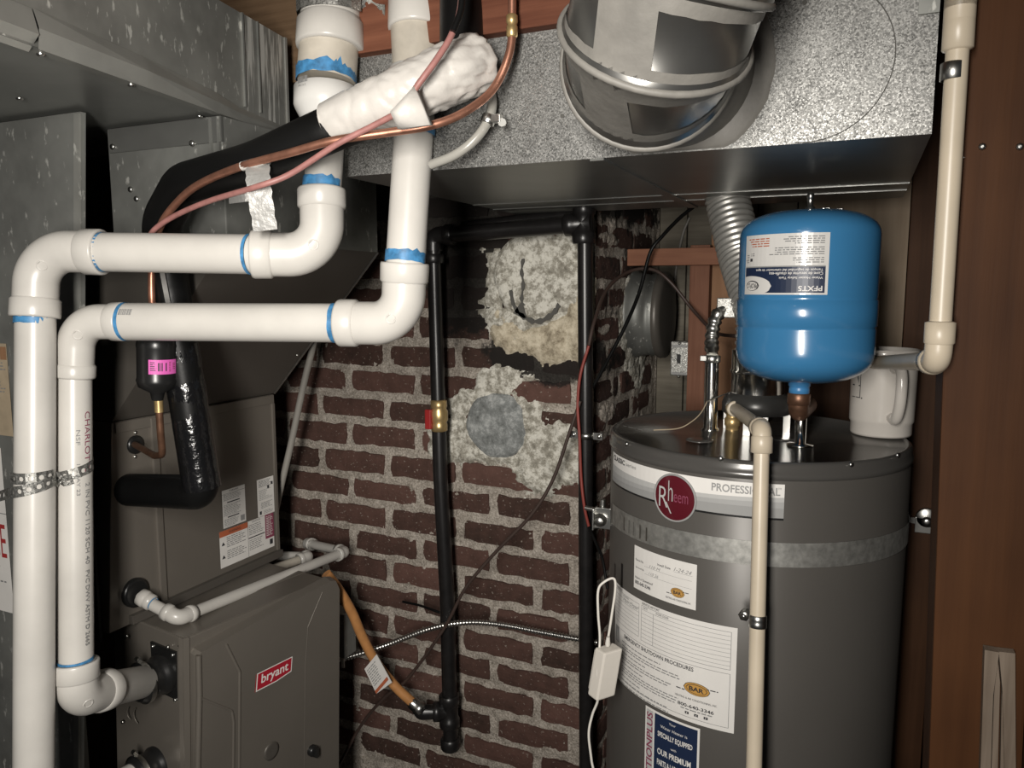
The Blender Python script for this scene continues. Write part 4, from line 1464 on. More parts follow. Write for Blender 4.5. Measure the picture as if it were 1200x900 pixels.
# glossy tape on the drop
d0, d1_ = V((-1.0794, 0.9743, 1.7031)), V((-1.0532, 0.9907, 1.3997))
tp = MB(M['black_tape'])
pts = [d0.lerp(d1_, k / 26) for k in range(27)]
tp.tube(pts, [.0322 + .0004 * math.sin(k * 1.3) + .0003 * math.sin(k * 5.3) for k in range(27)], 30)
ln.part('tape', tp, 'glossy black tape around the dropping length')
wt = MB(M['white_tape'])
wp = spline([(-0.6944, 0.9169, 1.9821), (-0.6498, 0.92, 1.995), (-0.5765, 0.9365, 2.0198), (-0.5295, 0.9724, 2.0469), (-0.5125, 0.9987, 2.0618), (-0.5065, 1.0133, 2.0683)], 10)
n_ = len(wp)
rad = [.0300 + .0100 * min(1, k / (n_ * .75)) + .0006 * math.sin(k * 1.3) + .0006 * math.sin(k * .71 + 1) - (.012 if k == n_ - 1 else .002 if k == n_ - 2 else 0) for k in range(n_)]
wp = resample(wp, .0035)
n_ = len(wp)
rad = [.0315 + .0100 * min(1, k / (n_ * .75)) - (.012 if k == n_ - 1 else .003 if k == n_ - 2 else 0) for k in range(n_)]
wt.tube(wp, rad, 64)
for i_, q_ in enumerate(wt.v[:n_ * 64]):              # wrinkles
    k_ = i_ // 64
    c_ = wp[k_]
    t_ = k_ / n_
    an_ = 2 * PI * (i_ % 64) / 64
    cs_, sn_ = math.cos(an_), math.sin(an_)
    w_ = .0007 * nz(q_.x, q_.y, q_.z, 26.)
    w_ -= .0020 * max(0., 1 - 4. * abs(noise.noise(V((k_ * .17 + .5 * cs_, cs_ * .9, sn_ * .9)))))          # cross folds
    w_ -= .0075 * max(0., t_ - .35) * max(0., 1 - 3.5 * abs(noise.noise(V((k_ * .10, cs_ * 2.6, sn_ * 2.6 + 4)))))   # creases towards the open end
    w_ += .0075 * max(0., t_ - .5) * noise.noise(V((k_ * .2, cs_ * 3., sn_ * 3.)))
    wt.v[i_] = q_ + (q_ - c_).normalized() * w_
wpart = ln.part('white_wrap', wt, 'crumpled white plastic wrap on the bend')
tie = MB(M['white_tape'])
tq = [V((-0.5361, 0.8815, 2.0096)), V((-0.5624, 0.8653, 1.977)), V((-0.5608, 0.8801, 1.9584)), V((-0.5236, 0.8977, 1.9639))]
tm = sum(tq, V()) / 4 + V((-.004, -.010, -.002))
tb_ = [q + V((.002, .006, 0)) for q in tq]
tie.add(tq + [tm] + tb_, [(0, 1, 4), (1, 2, 4), (2, 3, 4), (3, 0, 4), (8, 7, 6, 5), (0, 5, 6, 1), (1, 6, 7, 2), (2, 7, 8, 3), (3, 8, 5, 0)])
wpart.sub('tape_tie', tie, 'strip of white tape holding the copper line')
fo = MB(M['foil'])
fp = spline([(-0.7852, 0.869, 1.9307), (-0.7781, 0.8584, 1.91), (-0.7733, 0.8563, 1.878), (-0.7751, 0.8662, 1.8341)], 5)
hw = V(tuple(a - b for a, b in zip((-0.7646, 0.871, 1.9167), (-0.795, 0.8567, 1.9132)))) * .5
fo.ribbon(fp, [hw * (1 + .06 * math.sin(i * 2.3)) for i in range(len(fp))], [V((.5, -.85, .1 + .25 * math.sin(i * 1.7))).normalized() for i in range(len(fp))], None, .0015)
ln.part('foil_tape', fo, 'crumpled strip of pale foil tape')
f2_ = MB(M['foil'])
f2_.ribbon(spline([(-0.9008, 0.9284, 1.897), (-0.8755, 0.929, 1.8983), (-0.8577, 0.9373, 1.9009)], 4), [V((0, 0, .014))] * 9, [V((.4, -.9, .05 * math.sin(i * 2))) for i in range(9)], None, .0015)
ln.part('foil_tape', f2_)
f3_ = MB(M['foil'])
f3_.ribbon([V((-1.0586, 0.933, 1.7864)), V((-1.0602, 0.9381, 1.7641)), V((-1.0585, 0.9428, 1.7272))], [V((.0045, .001, 0))] * 3, [V((.5, -.85, .1))] * 3, None, .0015)
ln.part('foil_tape', f3_)

cu = Thing('liquid_line', 'thin copper refrigerant line curving from the header down beside the black line', 'pipe')
cpts = spline([(-0.4499, 0.9964, 2.2044), (-0.4518, 1.0006, 2.1188), (-0.4547, 0.9985, 2.0719), (-0.4747, 0.9887, 2.0246), (-0.5011, 0.9555, 1.9897), (-0.5371, 0.9254, 1.9692), (-0.5969, 0.9027, 1.96), (-0.6624, 0.8774, 1.9507), (-0.7266, 0.8666, 1.9378), (-0.8161, 0.863, 1.9236),
               (-0.9195, 0.8859, 1.9071), (-0.9789, 0.8968, 1.8831), (-1.024, 0.9053, 1.8513), (-1.075, 0.9315, 1.8062), (-1.0854, 0.934, 1.7357), (-1.0839, 0.9368, 1.6697)], 8)
cu.part('tube', MB(M['copper']).tube(cpts, .0058, 14))
m = MB(M['brass'])
u_ = (V((-0.4517, 1.0003, 2.1165)) - V((-0.4518, 1.0006, 2.0944)))
m.lathe([(.006, 0), (.0078, .002), (.0078, .014), (.0062, .016), (.008, .02), (.008, .028), (.0058, .03)], (-0.4517, 1.0004, 2.0921), u_, 14)
cu.part('flare_joint', m, 'brazed joint')
wl = MB(M['white_tape'])
i0 = 66
wl.tube([V((-0.8098, 0.8631, 1.9244)), V((-0.7913, 0.8636, 1.9273)), V((-0.7722, 0.8649, 1.9303))], .0066, 12)
cu.part('tape', wl, 'pale tape around the copper')
dr = MB(M['black_plastic'])
dt, db = V((-1.0829, 0.9381, 1.6754)), V((-1.0896, 0.9379, 1.573))
L_ = (db - dt).length
dr.lathe([(.010, -.004), (.026, 0), (.0322, .010), (.0322, .014), (.0332, .018), (.0322, .022), (.0322, L_ * .72), (.0335, L_ * .76), (.0322, L_ * .80), (.030, L_ * .87), (.012, L_ * .97), (.009, L_ * 1.1)], dt, db - dt, 32)
drp = cu.part('filter_drier', dr, 'black filter drier canister')
lb = MB(M['pink_print'])
at = on_pipe(V((-1.0847, 0.9375, 1.6363)), dt - db, .0324, -.42)
s = Sheet(lb, at, .047, .024, .004)
W = .0475
s.rect(0, 0, W, .0245, M['pink_print'])
s.lines(.0025, .004, .010, .0032, 5, .0014, M['ink'], seed=33)
for x0, w_ in ((.0145, .0022), (.0178, .001), (.020, .0016), (.0262, .002)):
    s.rect(x0, .005, x0 + w_, .019, M['ink'], .0003)
s.lines(.032, .0035, .004, .0022, 8, .001, M['wine_print'], seed=34)
s.lines(.039, .006, .006, .003, 4, .0013, M['wine_print'], seed=35)
drp.sub('label', lb, 'magenta label')
m = MB(M['brass'])
m.tube([(-1.089, 0.939, 1.5714), (-1.0895, 0.9392, 1.5418)], [.0075, .0072], 14)
cu.part('fitting', m, 'copper-coloured outlet fitting')
tailp = bend([(-1.0897, 0.9397, 1.5461), (-1.0941, 0.9437, 1.5079), (-1.1051, 0.9548, 1.4626), (-1.1594, 0.9839, 1.4504), (-1.3106, 1.0671, 1.4429)], [.03, .02, .02], 8)
cu.part('tube', MB(M['copper_dull']).tube(tailp, .0062, 14), 'tarnished loop into the coil cabinet')

pk = Thing('control_cable', 'thin dusty pink control cable swooping along the black line', 'cable')
kp = spline([(-0.4965, 0.9404, 2.1911), (-0.4915, 0.9273, 2.1176), (-0.498, 0.9132, 2.0764), (-0.5109, 0.8976, 2.0444), (-0.5248, 0.8883, 2.0216), (-0.5367, 0.8866, 2.0077), (-0.5501, 0.8889, 1.9882), (-0.5991, 0.8862, 1.9682), (-0.6538, 0.8751, 1.9452), (-0.7265, 0.865, 1.909), (-0.7722, 0.8476, 1.8921),
             (-0.8756, 0.8714, 1.8821), (-0.9553, 0.8891, 1.8697), (-1.0093, 0.8958, 1.8541), (-1.0382, 0.8969, 1.8364), (-1.0629, 0.9096, 1.8079)], 8)
pk.part('cable', MB(M['pink_cable']).tube(kp, .0043, 10))
tp_ = spline([(-0.4945, 0.9343, 2.1885), (-0.4875, 0.9222, 2.1165), (-0.4937, 0.91, 2.0791)], 6)
pk.part('cable', MB(M['black_foam']).tube(tp_, .0045, 10), 'black upper length')

# ================================================================ condensate drain
cd = Thing('condensate_drain', 'thin white drain pipe running from the coil cabinet back over the furnace top', 'pipe')
g0 = V((-1.322, 1.0591, 1.1323))
k0 = V((-1.215, 1.0735, 1.1199)); 
f0 = V((-1.2225, 1.6, 1.0578)); f1 = V((-1.2088, 1.63, 1.0596)); 
RD = .0122
k0 = V((-1.222, g0.y + .012, 1.093))
g0b = V((g0.x, g0.y, g0.z))
cd.part('pipe', MB(M['pvc']).tube([g0b - V((.02, 0, 0)), g0b + (k0 - g0b) * .85], RD, 22))
m = MB(M['pvc'])
dk = (k0 - g0b).normalized()
m.lathe([(.0125, 0), (.0175, .002), (.0175, .016), (.016, .018), (.0165, .020), (.0165, .030), (.013, .032)], g0b + dk * .010, dk, 24)
cd.part('adapter', m, 'threaded adapter')
band(cd, g0b + dk * .041, g0b + dk * .044, RD)
dr_ = (f0 - k0).normalized()
def small_elbow(a, c, b, r=.0155, name='elbow', mat='pvc'):
    a, c, b = V(a), V(c), V(b)
    m = MB(M[mat])
    m.tube(bend([a, c, b], .016, 8), r, 22)
    u, w = (a - c).normalized(), (b - c).normalized()
    m.lathe([(r, -.014), (r * 1.12, -.012), (r * 1.12, 0), (r * .8, 0)], a, u, 22)
    m.lathe([(r, -.014), (r * 1.12, -.012), (r * 1.12, 0), (r * .8, 0)], b, w, 22)
    return m
cd.part('elbow', small_elbow(k0 - dk * .034, k0, k0 + dr_ * .04))
cd.part('pipe', MB(M['pvc']).tube([k0 + dr_ * .03, f0], RD, 22), 'long sloping length')
g1 = V((-1.4058, 1.7, 1.0294))
f1 = f0 + dr_ * .022
d2 = (g1 - f1).normalized()
cd.part('elbow', small_elbow(f0 - dr_ * .012, f1, f1 + d2 * .034))
cd.part('pipe', MB(M['pvc']).tube([f1 + d2 * .03, g1], RD, 22))
m = small_elbow(g1 - d2 * .02, g1 + d2 * .01, g1 + d2 * .01 + V((-.01, .045, -.02)))
cd.part('elbow', m)
cd2 = Thing('condensate_drain', 'second thin white drain pipe half hidden behind the first, near the brick', 'pipe')
h0, h1 = V((-1.4609, 1.6, 1.0183)), V((-1.3419, 1.6, 1.0333))
h2 = k0 + dr_ * .20 + V((-.026, .0, .012))
cd2.part('pipe', MB(M['pvc']).tube([h0 - (h1 - h0) * .8, h1], RD, 22))
h3 = h1 + (h1 - h0).normalized() * .018
dh = (V((-1.4392, 1.28, 1.0153)) - h3).normalized()
cd2.part('elbow', small_elbow(h1, h3, h3 + dh * .032))
cd2.part('pipe', MB(M['pvc_dull']).tube([h3 + dh * .03, h3 + dh * .36], .0115, 22), 'greyish length running back over the furnace')

# ================================================================ gas piping, hose, cables
gp = Thing('gas_pipe', 'black iron gas pipes with elbows and a red-handled valve in front of the brick', 'pipe')
YG = 1.668
G = [V((-0.9649, 1.668, 1.8707)), V((-0.9534, 1.668, 1.2753)), V((-0.9373, 1.668, 0.9608)), V((-0.9316, 1.668, 0.5659))]
RG = .0195
gp.part('pipe', MB(M['black_iron']).tube(G, [.0175, .0185, .0195, .0195], 20), 'left drop leg')
m = MB(M['black_iron'])
ge = V((-0.9648, 1.668, 1.8811)); gx = (V((-0.6254, 1.668, 1.8964)) - ge).normalized()
m.tube(bend([G[0] + V((0, 0, -.025)), ge, ge + gx * .045], .022, 8), .0225, 20)
m.lathe([(.0245, 0), (.0265, .004), (.0265, .018), (.0245, .022)], G[0] + V((0, 0, -.055)), (0, 0, 1), 20)
m.lathe([(.0245, 0), (.0265, .004), (.0265, .018), (.0245, .022)], ge + gx * .035, gx, 20)
gp.part('elbow', m, 'upper left elbow')
ge2 = V((-0.5763, 1.668, 1.8985))
gp.part('pipe', MB(M['black_iron']).tube([ge + gx * .03, ge2], .0195, 18), 'short level length under the duct')
gp.part('pipe', MB(M['black_iron']).tube([ge + gx * .05 + V((0, .06, .022)), ge2 + V((0, .06, .03))], .015, 14), 'second level length behind it')
m = MB(M['black_iron'])
m.lathe([(.0235, -.045), (.0262, -.041), (.0262, -.022), (.0225, -.018), (.0225, .018), (.0262, .022), (.0262, .041), (.0235, .045)], ge2, (0, 0, 1), 20)
m.lathe([(.0225, -.02), (.0225, .02), (.0262, .024), (.0262, .042), (.0225, .045)], ge2, -gx, 20)
gp.part('tee', m, 'tee at the top of the right riser')
R2 = [V((-0.5757, 1.668, 2.0143)), V((-0.5686, 1.668, 1.5946)), V((-0.5525, 1.668, 0.4564)), V((-0.5436, 1.668, -0.0811))]
gp.part('pipe', MB(M['black_iron']).tube(R2, .0170, 20), 'right riser at the chimney corner')
m = MB(M['black_iron'])
gt = V((-0.9345, 1.668, 0.6493))
m.lathe([(.0235, -.046), (.027, -.042), (.027, -.022), (.0232, -.018), (.0232, .018), (.027, .022), (.027, .042), (.0235, .046)], gt, G[3] - G[2], 20)
m.lathe([(.0225, .0), (.0225, .024), (.026, .028), (.026, .040), (.022, .043)], gt, (-.85, -.5, 0), 20)
gp.part('tee', m, 'tee near the bottom')
m = MB(M['black_iron'])
m.lathe([(.0225, -.004), (.0262, 0), (.0262, .022), (.0225, .028), (.010, .031)], V((-0.9326, 1.668, 0.5705)), G[3] - G[2], 20)
gp.part('pipe_cap', m, 'capped drip leg end')
m = MB(M['black_iron'])
w0 = gt + V((-.85, -.5, 0)).normalized() * .04
m.tube(bend([w0, w0 + V((-.03, -.018, .0)), V((-1.0014, 1.63, 0.6629))], .02, 6), .019, 18)
gp.part('elbow', m, 'side elbow')
m = MB(M['brass'])
gv = V((-0.9516, 1.662, 1.437)); gd = (G[1] - G[0]).normalized()
m.lathe([(.016, -.040), (.0205, -.038), (.0205, -.022), (.0185, -.018), (.0225, -.010), (.0225, .010), (.0185, .018), (.0205, .022), (.0205, .038), (.016, .040)], gv, gd, 12)
gvp = gp.part('valve', m, 'brass gas valve')
m = MB(M['red_plastic'])
hv = V((-0.9672, 1.64, 1.4328))
m.box(tuple(hv + V((-.010, -.006, -.028))), tuple(hv + V((.007, .006, .022))), None, .003)
m.tube([hv + V((0, .0, .0)), gv], .006, 10)
gvp.sub('handle', m, 'red lever handle')
# pipe hanger with two bolts on the right riser
hg = Thing('pipe_clamp', 'small galvanised clamp bolted round the right black riser', 'clamp')
hc = V((-0.5643, 1.668, 1.4162))
m = MB(M['steel'])
m.lathe([(.0185, -.008), (.0192, -.008), (.0192, .008), (.0185, .008)], hc, (0, 0, 1), 24, caps=False)
m.box((hc.x + .017, hc.y - .004, hc.z - .008), (hc.x + .040, hc.y, hc.z + .008))
m.box((hc.x - .040, hc.y - .004, hc.z - .008), (hc.x - .017, hc.y, hc.z + .008))
hg.part('band', m)
screw(hg, hc + V((.032, -.004, 0)), (0, -1, 0), .0055)
screw(hg, hc + V((-.030, -.004, 0)), (0, -1, 0), .0055)
m = MB(M['steel'])
hc2 = V((-0.5628, 1.668, 1.2948))

gh = Thing('gas_hose', 'orange flexible gas hose from the furnace to the black tee', 'hose')
hp = spline([(-1.1581, 1.46, 1.0625), (-1.139, 1.48, 1.0193), (-1.1296, 1.52, 0.9458), (-1.1219, 1.55, 0.8713), (-1.1027, 1.58, 0.7923), (-1.0597, 1.6, 0.7263), (-1.0158, 1.62, 0.6766)], 8)
gh.part('hose', MB(M['gas_hose']).tube(hp, .0125, 16))
m = MB(M['steel'])
e1_ = V((-1.0158, 1.62, 0.6766)); ed = (V((-0.9911, 1.63, 0.6534)) - e1_).normalized()
m.lathe([(.013, -.01), (.0165, 0), (.0165, .012), (.019, .014), (.019, .028), (.014, .032)], e1_, ed, 6)
gh.part('flare_nut', m, 'bright flare nut')
tg = MB(M['paper'])
t0 = V((-1.0752, 1.545, 0.8324)); t1_ = V((-1.1129, 1.545, 0.7856)); t2_ = V((-1.0814, 1.55, 0.723)); t3_ = V((-1.0374, 1.555, 0.7603))
tg.add([t0, t1_, t2_, t3_, t0 + V((.0, .002, 0)), t1_ + V((0, .002, 0)), t2_ + V((0, .002, 0)), t3_ + V((0, .002, 0))],
       [(0, 1, 2, 3), (7, 6, 5, 4), (0, 4, 5, 1), (1, 5, 6, 2), (2, 6, 7, 3), (3, 7, 4, 0)], None, False)
s = Sheet(tg, lambda x, y, off: t1_ + (t0 - t1_) * x + (t2_ - t1_) * y - V((-.3, .9, 0)) * (off + .0006), 1, 1, .3)
s.lines(.1, .12, .75, .085, 8, .035, M['grey_print'], seed=41)
s.poly([(.0, .88), (1, .88), (1, 1), (0, 1)], M['orange_print'], .0002)
gh.part('tag', tg, 'white paper warning tag')

jb = Thing('junction_box', 'small dark metal box beside the far edge of the furnace door', 'junction box')
j0 = V((-1.1581, 1.52, 0.8748))
m = MB(M['zinc_dark'])
m.box((j0.x - .05, 1.52, (-1.1706, 1.52, 0.8151)[2]), (j0.x + .004, 1.57, (-1.1667, 1.52, 0.9323)[2]), None, .003)
jb.part('box', m)
for p in ((-1.1705, 1.52, 0.8998), (-1.1745, 1.52, 0.8579), (-1.1808, 1.52, 0.8291)):
    screw(jb, p, (0, -1, 0), .0035)

bx = Thing('armored_cable', 'spiral metal armored cable curving across the brick from furnace to black riser', 'cable')
path = resample(spline([(-1.2299, 1.55, 0.7821), (-1.1974, 1.58, 0.7822), (-1.1025, 1.62, 0.8167), (-0.9785, 1.632, 0.8801), (-0.8828, 1.64, 0.913), (-0.7965, 1.66, 0.9185), (-0.6741, 1.7, 0.9003), (-0.5517, 1.735, 0.8845)], 14), .0021)
m = MB(M['steel'])
m.tube(path, [.0056 + (.0022 if i % 4 < 2 else 0) for i in range(len(path))], 12)
bx.part('armour', m)
m = MB(M['adapter'])
zc_ = V((-1.1924, 1.57, 0.7925))
m.box(tuple(zc_ + V((-.004, -.010, -.028))), tuple(zc_ + V((.004, -.006, .006))))
bx.part('zip_tie', m, 'white zip tie tail')

def cable(name, label, pts, r, mat, seg=8, cat='cable'):
    return Thing(name, label, cat, mb=MB(M[mat]).tube(spline(pts, 8), r, seg))
cable('cable', 'thin brown cable slanting across the brick from upper right to lower left',
      [(-0.5666, 1.63, 1.501), (-0.5905, 1.63, 1.4307), (-0.6315, 1.63, 1.3127), (-0.6851, 1.625, 1.2218), (-0.7768, 1.62, 1.1183), (-0.8566, 1.615, 1.0165), (-0.9183, 1.615, 0.9009), (-1.0302, 1.62, 0.7419), (-1.106, 1.62, 0.67), (-1.1857, 1.62, 0.5679), (-1.2829, 1.62, 0.3959)], .0042, 'brown_cable')
cable('cable', 'short dark wire stub sticking out left of the black drop leg',
      [(-1.1028, 1.715, 0.9026), (-1.0509, 1.71, 0.9039), (-1.0051, 1.7, 0.9039), (-0.9559, 1.7, 0.8961)], .0035, 'black_foam')
cable('cable', 'reddish wire running down along the right black riser',
      [(-0.548, 1.63, 1.6271), (-0.5666, 1.628, 1.5594), (-0.5719, 1.628, 1.4912), (-0.566, 1.625, 1.4235), (-0.5608, 1.625, 1.3252), (-0.5518, 1.625, 1.2563), (-0.5427, 1.63, 1.2118)], .0036, 'red_wire')
cable('cable', 'dark wire looping from the riser over the thimble to the corrugated connector',
      [(-0.548, 1.63, 1.6271), (-0.5447, 1.66, 1.6831), (-0.5437, 1.75, 1.7539), (-0.5162, 1.84, 1.7953), (-0.4694, 1.88, 1.7999), (-0.4289, 1.9, 1.7687), (-0.3728, 1.9, 1.7023), (-0.3079, 1.84, 1.6526), (-0.2553, 1.8, 1.646)], .0042, 'brown_cable')
cable('cable', 'black wire hanging from under the duct, slanting down to the riser',
      [(-0.3598, 1.8, 1.9374), (-0.3966, 1.82, 1.9137), (-0.4385, 1.84, 1.877), (-0.4665, 1.84, 1.8394), (-0.4845, 1.82, 1.7499), (-0.5013, 1.78, 1.6795), (-0.5299, 1.74, 1.6003), (-0.5586, 1.69, 1.5236)], .0045, 'black_foam')
cable('cable', 'thin black wire hanging down left of the water heater',
      [(-0.5427, 1.63, 1.2118), (-0.512, 1.6, 1.1789), (-0.4934, 1.58, 1.1584), (-0.4714, 1.55, 1.1041)], .0035, 'black_foam')
cable('cable', 'thin pale wire running down the grey boards to the outlet box',
      [(-0.4871, 2.39, 1.9688), (-0.5065, 2.39, 1.9183), (-0.5224, 2.39, 1.8282), (-0.5281, 2.38, 1.7238), (-0.5096, 2.3, 1.5972), (-0.4834, 2.2, 1.5425)], .0042, 'grey_hose')
ob = Thing('outlet_box', 'small grey metal outlet plate left of the reddish stud', 'outlet')
o0 = V((-0.4443, 1.985, 1.618)); o1 = V((-0.3977, 1.985, 1.5288))
m = MB(M['strap'])
m.box((o0.x, 1.985, o1.z), (o1.x + .002, 2.03, o0.z), None, .003)
ob.part('plate', m)
m = MB(M['black_plastic'])
cx, cz = (o0.x + o1.x) / 2, (o0.z + o1.z) / 2
m.box((cx - .006, 1.983, cz - .012), (cx + .004, 1.99, cz + .012))
ob.part('switch', m, 'dark switch slot')
m = MB(M['grey_print'])
for z in (.033, -.038):
    m.box((cx - .018, 1.982, cz + z - .003), (cx + .02, 1.987, cz + z + .003))
ob.part('clip', m)
for z in (.04, -.046):
    screw(ob, (cx, 1.984, cz + z), (0, -1, 0), .004)

cable('drain_hose', 'thin grey hose hanging beside the coil cabinet in front of the brick',
      [(-1.2263, 1.56, 1.8962), (-1.219, 1.56, 1.8129), (-1.2247, 1.56, 1.7288), (-1.2527, 1.56, 1.6217), (-1.2895, 1.56, 1.5113), (-1.3378, 1.56, 1.3517), (-1.3752, 1.55, 1.2128), (-1.3973, 1.54, 1.1081)], .0085, 'grey_hose', 12, 'hose')
vt = Thing('vinyl_tube', 'cloudy plastic tube with a clamp, curving on the shiny duct face', 'tube')
vt.part('tube', MB(M['clear_tube']).tube(spline([(-0.5113, 1.0477, 2.0526), (-0.4951, 1.0282, 2.0169), (-0.4958, 1.0128, 1.9868), (-0.5121, 1.0018, 1.9603), (-0.5414, 0.9972, 1.9417), (-0.5812, 0.9999, 1.9315)], 8), .0068, 12))
m = MB(M['steel'])
vc = V((-0.4948, 1.0135, 1.9892)); vd = (V((-0.4894, 1.0192, 2.0132)) - V((-0.5008, 1.0091, 1.976)))
m.lathe([(.0095, -.006), (.0105, -.005), (.0105, .006), (.0095, .007)], vc, vd, 16)
m.box(tuple(vc + V((.008, -.008, -.005))), tuple(vc + V((.022, .004, .006))), None, .001)
m.lathe([(.006, 0), (.006, .004)], V((-0.4715, 1.0122, 1.9834)), (.2, -1, 0), 8)
vt.part('hose_clamp', m, 'bright hose clamp')

# ================================================================ water heater
HX, HY, HR = (-0.17, 1.475, 0.264)
HCYL = (HX, HY, HR)
ZT = 1.4865
wh = Thing('water_heater', 'tall dark grey cylindrical water heater with a round maroon badge and white labels', 'water heater')
m = MB(M['heater'])
m.lathe([(HR - .006, .02), (HR, .03), (HR, 1.460), (HR - .003, 1.464)], (HX, HY, 0), (0, 0, 1), 96)
m.lathe([(HR - .04, 0), (HR - .03, .02)], (HX, HY, 0), (0, 0, 1), 48)
wh.part('jacket', m)
m = MB(M['heater_top'])
m.lathe([(HR + .001, 1.459), (HR + .0035, 1.461), (HR + .0035, 1.469), (HR + .0012, 1.471), (HR + .0012, 1.480), (HR, 1.484), (HR - .005, ZT + .001), (HR - .009, ZT), (HR - .011, ZT - .003), (.06, ZT + .001), (.001, ZT + .001)],
        (HX, HY, 0), (0, 0, 1), 96)
wh.part('lid', m, 'glossy lid with a rolled rim')
for px, py in ((736, 520), (845, 537), (996, 544), (1066, 533)):
    th_ = {736: (-2.3721, 1.4824), 845: (-1.6365, 1.4883), 996: (-0.8842, 1.4838), 1066: (-0.4838, 1.4884)}[px]
    n = V((math.cos(th_[0]), math.sin(th_[0]), 0))
    screw(wh, V((HX, HY, th_[1])) + n * (HR + .002), n, .0042)
def hsheet(tlp, brp, label, fn, base='paper', name='label', off=0.):
    mb = MB(M[base])
    W = (brp[0] - tlp[0]) * HR
    H = tlp[1] - brp[1]
    s = Sheet(mb, on_cyl((HX, HY, HR + off), tlp[0], tlp[1]), W, H, .012)
    fn(s, W, H)
    return wh.part(name, mb, label)
# silver banner
def banner(s, W, H):
    s.rect(0, 0, W, H, M['white'])
    for k, (lo_, mt) in enumerate(((.46, 'light_grey_print'), (.64, 'mid_grey_print'), (.82, 'grey_print'))):
        n = 26
        for i in range(n):
            x0, x1 = W * i / n, W * (i + 1) / n
            f = lambda x: H * (lo_ + .07 * math.sin(x / W * PI * 1.1 + k * .9) - .05)
            s.mb.add([s.at(x0, f(x0), .0002 * (k + 1)), s.at(x0, H, .0002 * (k + 1)), s.at(x1, H, .0002 * (k + 1)), s.at(x1, f(x1), .0002 * (k + 1))], [(0, 1, 2, 3)], M[mt], False)
    s.rect(0, H, W, H * 1.06, M['black_plastic'], .0006)
    fx = lambda t: (t - b0[0]) / (b1[0] - b0[0]) * W
    s.text('CLASSIC', fx((-2.6149, 1.4379)[0]), H * .06, fx((-2.403, 1.4424)[0]) - fx((-2.6149, 1.4379)[0]), H * .17, M['ink'], .0010, bold=.02)
    s.text('series', fx((-2.3845, 1.4435)[0]), H * .10, fx((-2.2616, 1.4459)[0]) - fx((-2.3845, 1.4435)[0]), H * .11, M['soft_ink'], .0010)
    fx = lambda t: (t - b0[0]) / (b1[0] - b0[0]) * W
    s.text('PROFESSIONAL', fx((-1.6859, 1.4345)[0]), H * .10, fx((-1.2955, 1.4302)[0]) - fx((-1.6859, 1.4345)[0]), H * .24, M['grey_print'], .0010, bold=.02)
    s.text('TM', W * .972, H * .10, W * .014, H * .06, M['grey_print'], .0010)
b0, b1 = (-2.6597, 1.4465), (-1.2716, 1.4)
hsheet((b0[0], 1.4535), (b1[0], 1.4000), 'silver banner with dark lettering', banner, 'white', 'banner')
# round badge
ba = (-1.9236, 1.4128)
at = on_cyl((HX, HY, HR + .003), ba[0], ba[1])
mb = MB(M['maroon'])
n_ = 40
RBg = .0385
def disc(r, off, mat):
    for ring_ in range(4):
        r0, r1 = r * ring_ / 4, r * (ring_ + 1) / 4
        vs = [at(rr_ * math.cos(2 * PI * k / n_), rr_ * math.sin(2 * PI * k / n_), off + .003 * (1 - (rr_ / r) ** 2)) for rr_ in (r0, r1) for k in range(n_)]
        mb.add(vs, [(k, k + n_, (k + 1) % n_ + n_, (k + 1) % n_) for k in range(n_)], mat)
disc(RBg, 0, M['maroon'])
mb.tube([at(RBg * math.cos(2 * PI * k / 48), RBg * math.sin(2 * PI * k / 48), -.0005) for k in range(48)], .0018, 8, mat=M['grey_print'], closed=True)
bd_ = wh.part('badge', mb, 'round maroon badge with pale lettering')
lt = MB(M['light_grey_print'])
s = Sheet(lt, at, 1, 1)
s.text('R', -.0265, -.0165, .0175, .034, M['light_grey_print'], .0036, bold=-.01)
s.text('h', -.0085, -.0285, .0085, .034, M['light_grey_print'], .0036, bold=-.01)
s.text('eem', .0022, -.0080, .0255, .0135, M['wine_print'], .0036, bold=-.005)
s.poly([(-.0135, .008), (-.0115, .008), (-.0015, .026), (-.0040, .026)], M['light_grey_print'], .0034)
bd_.sub('lettering', lt)
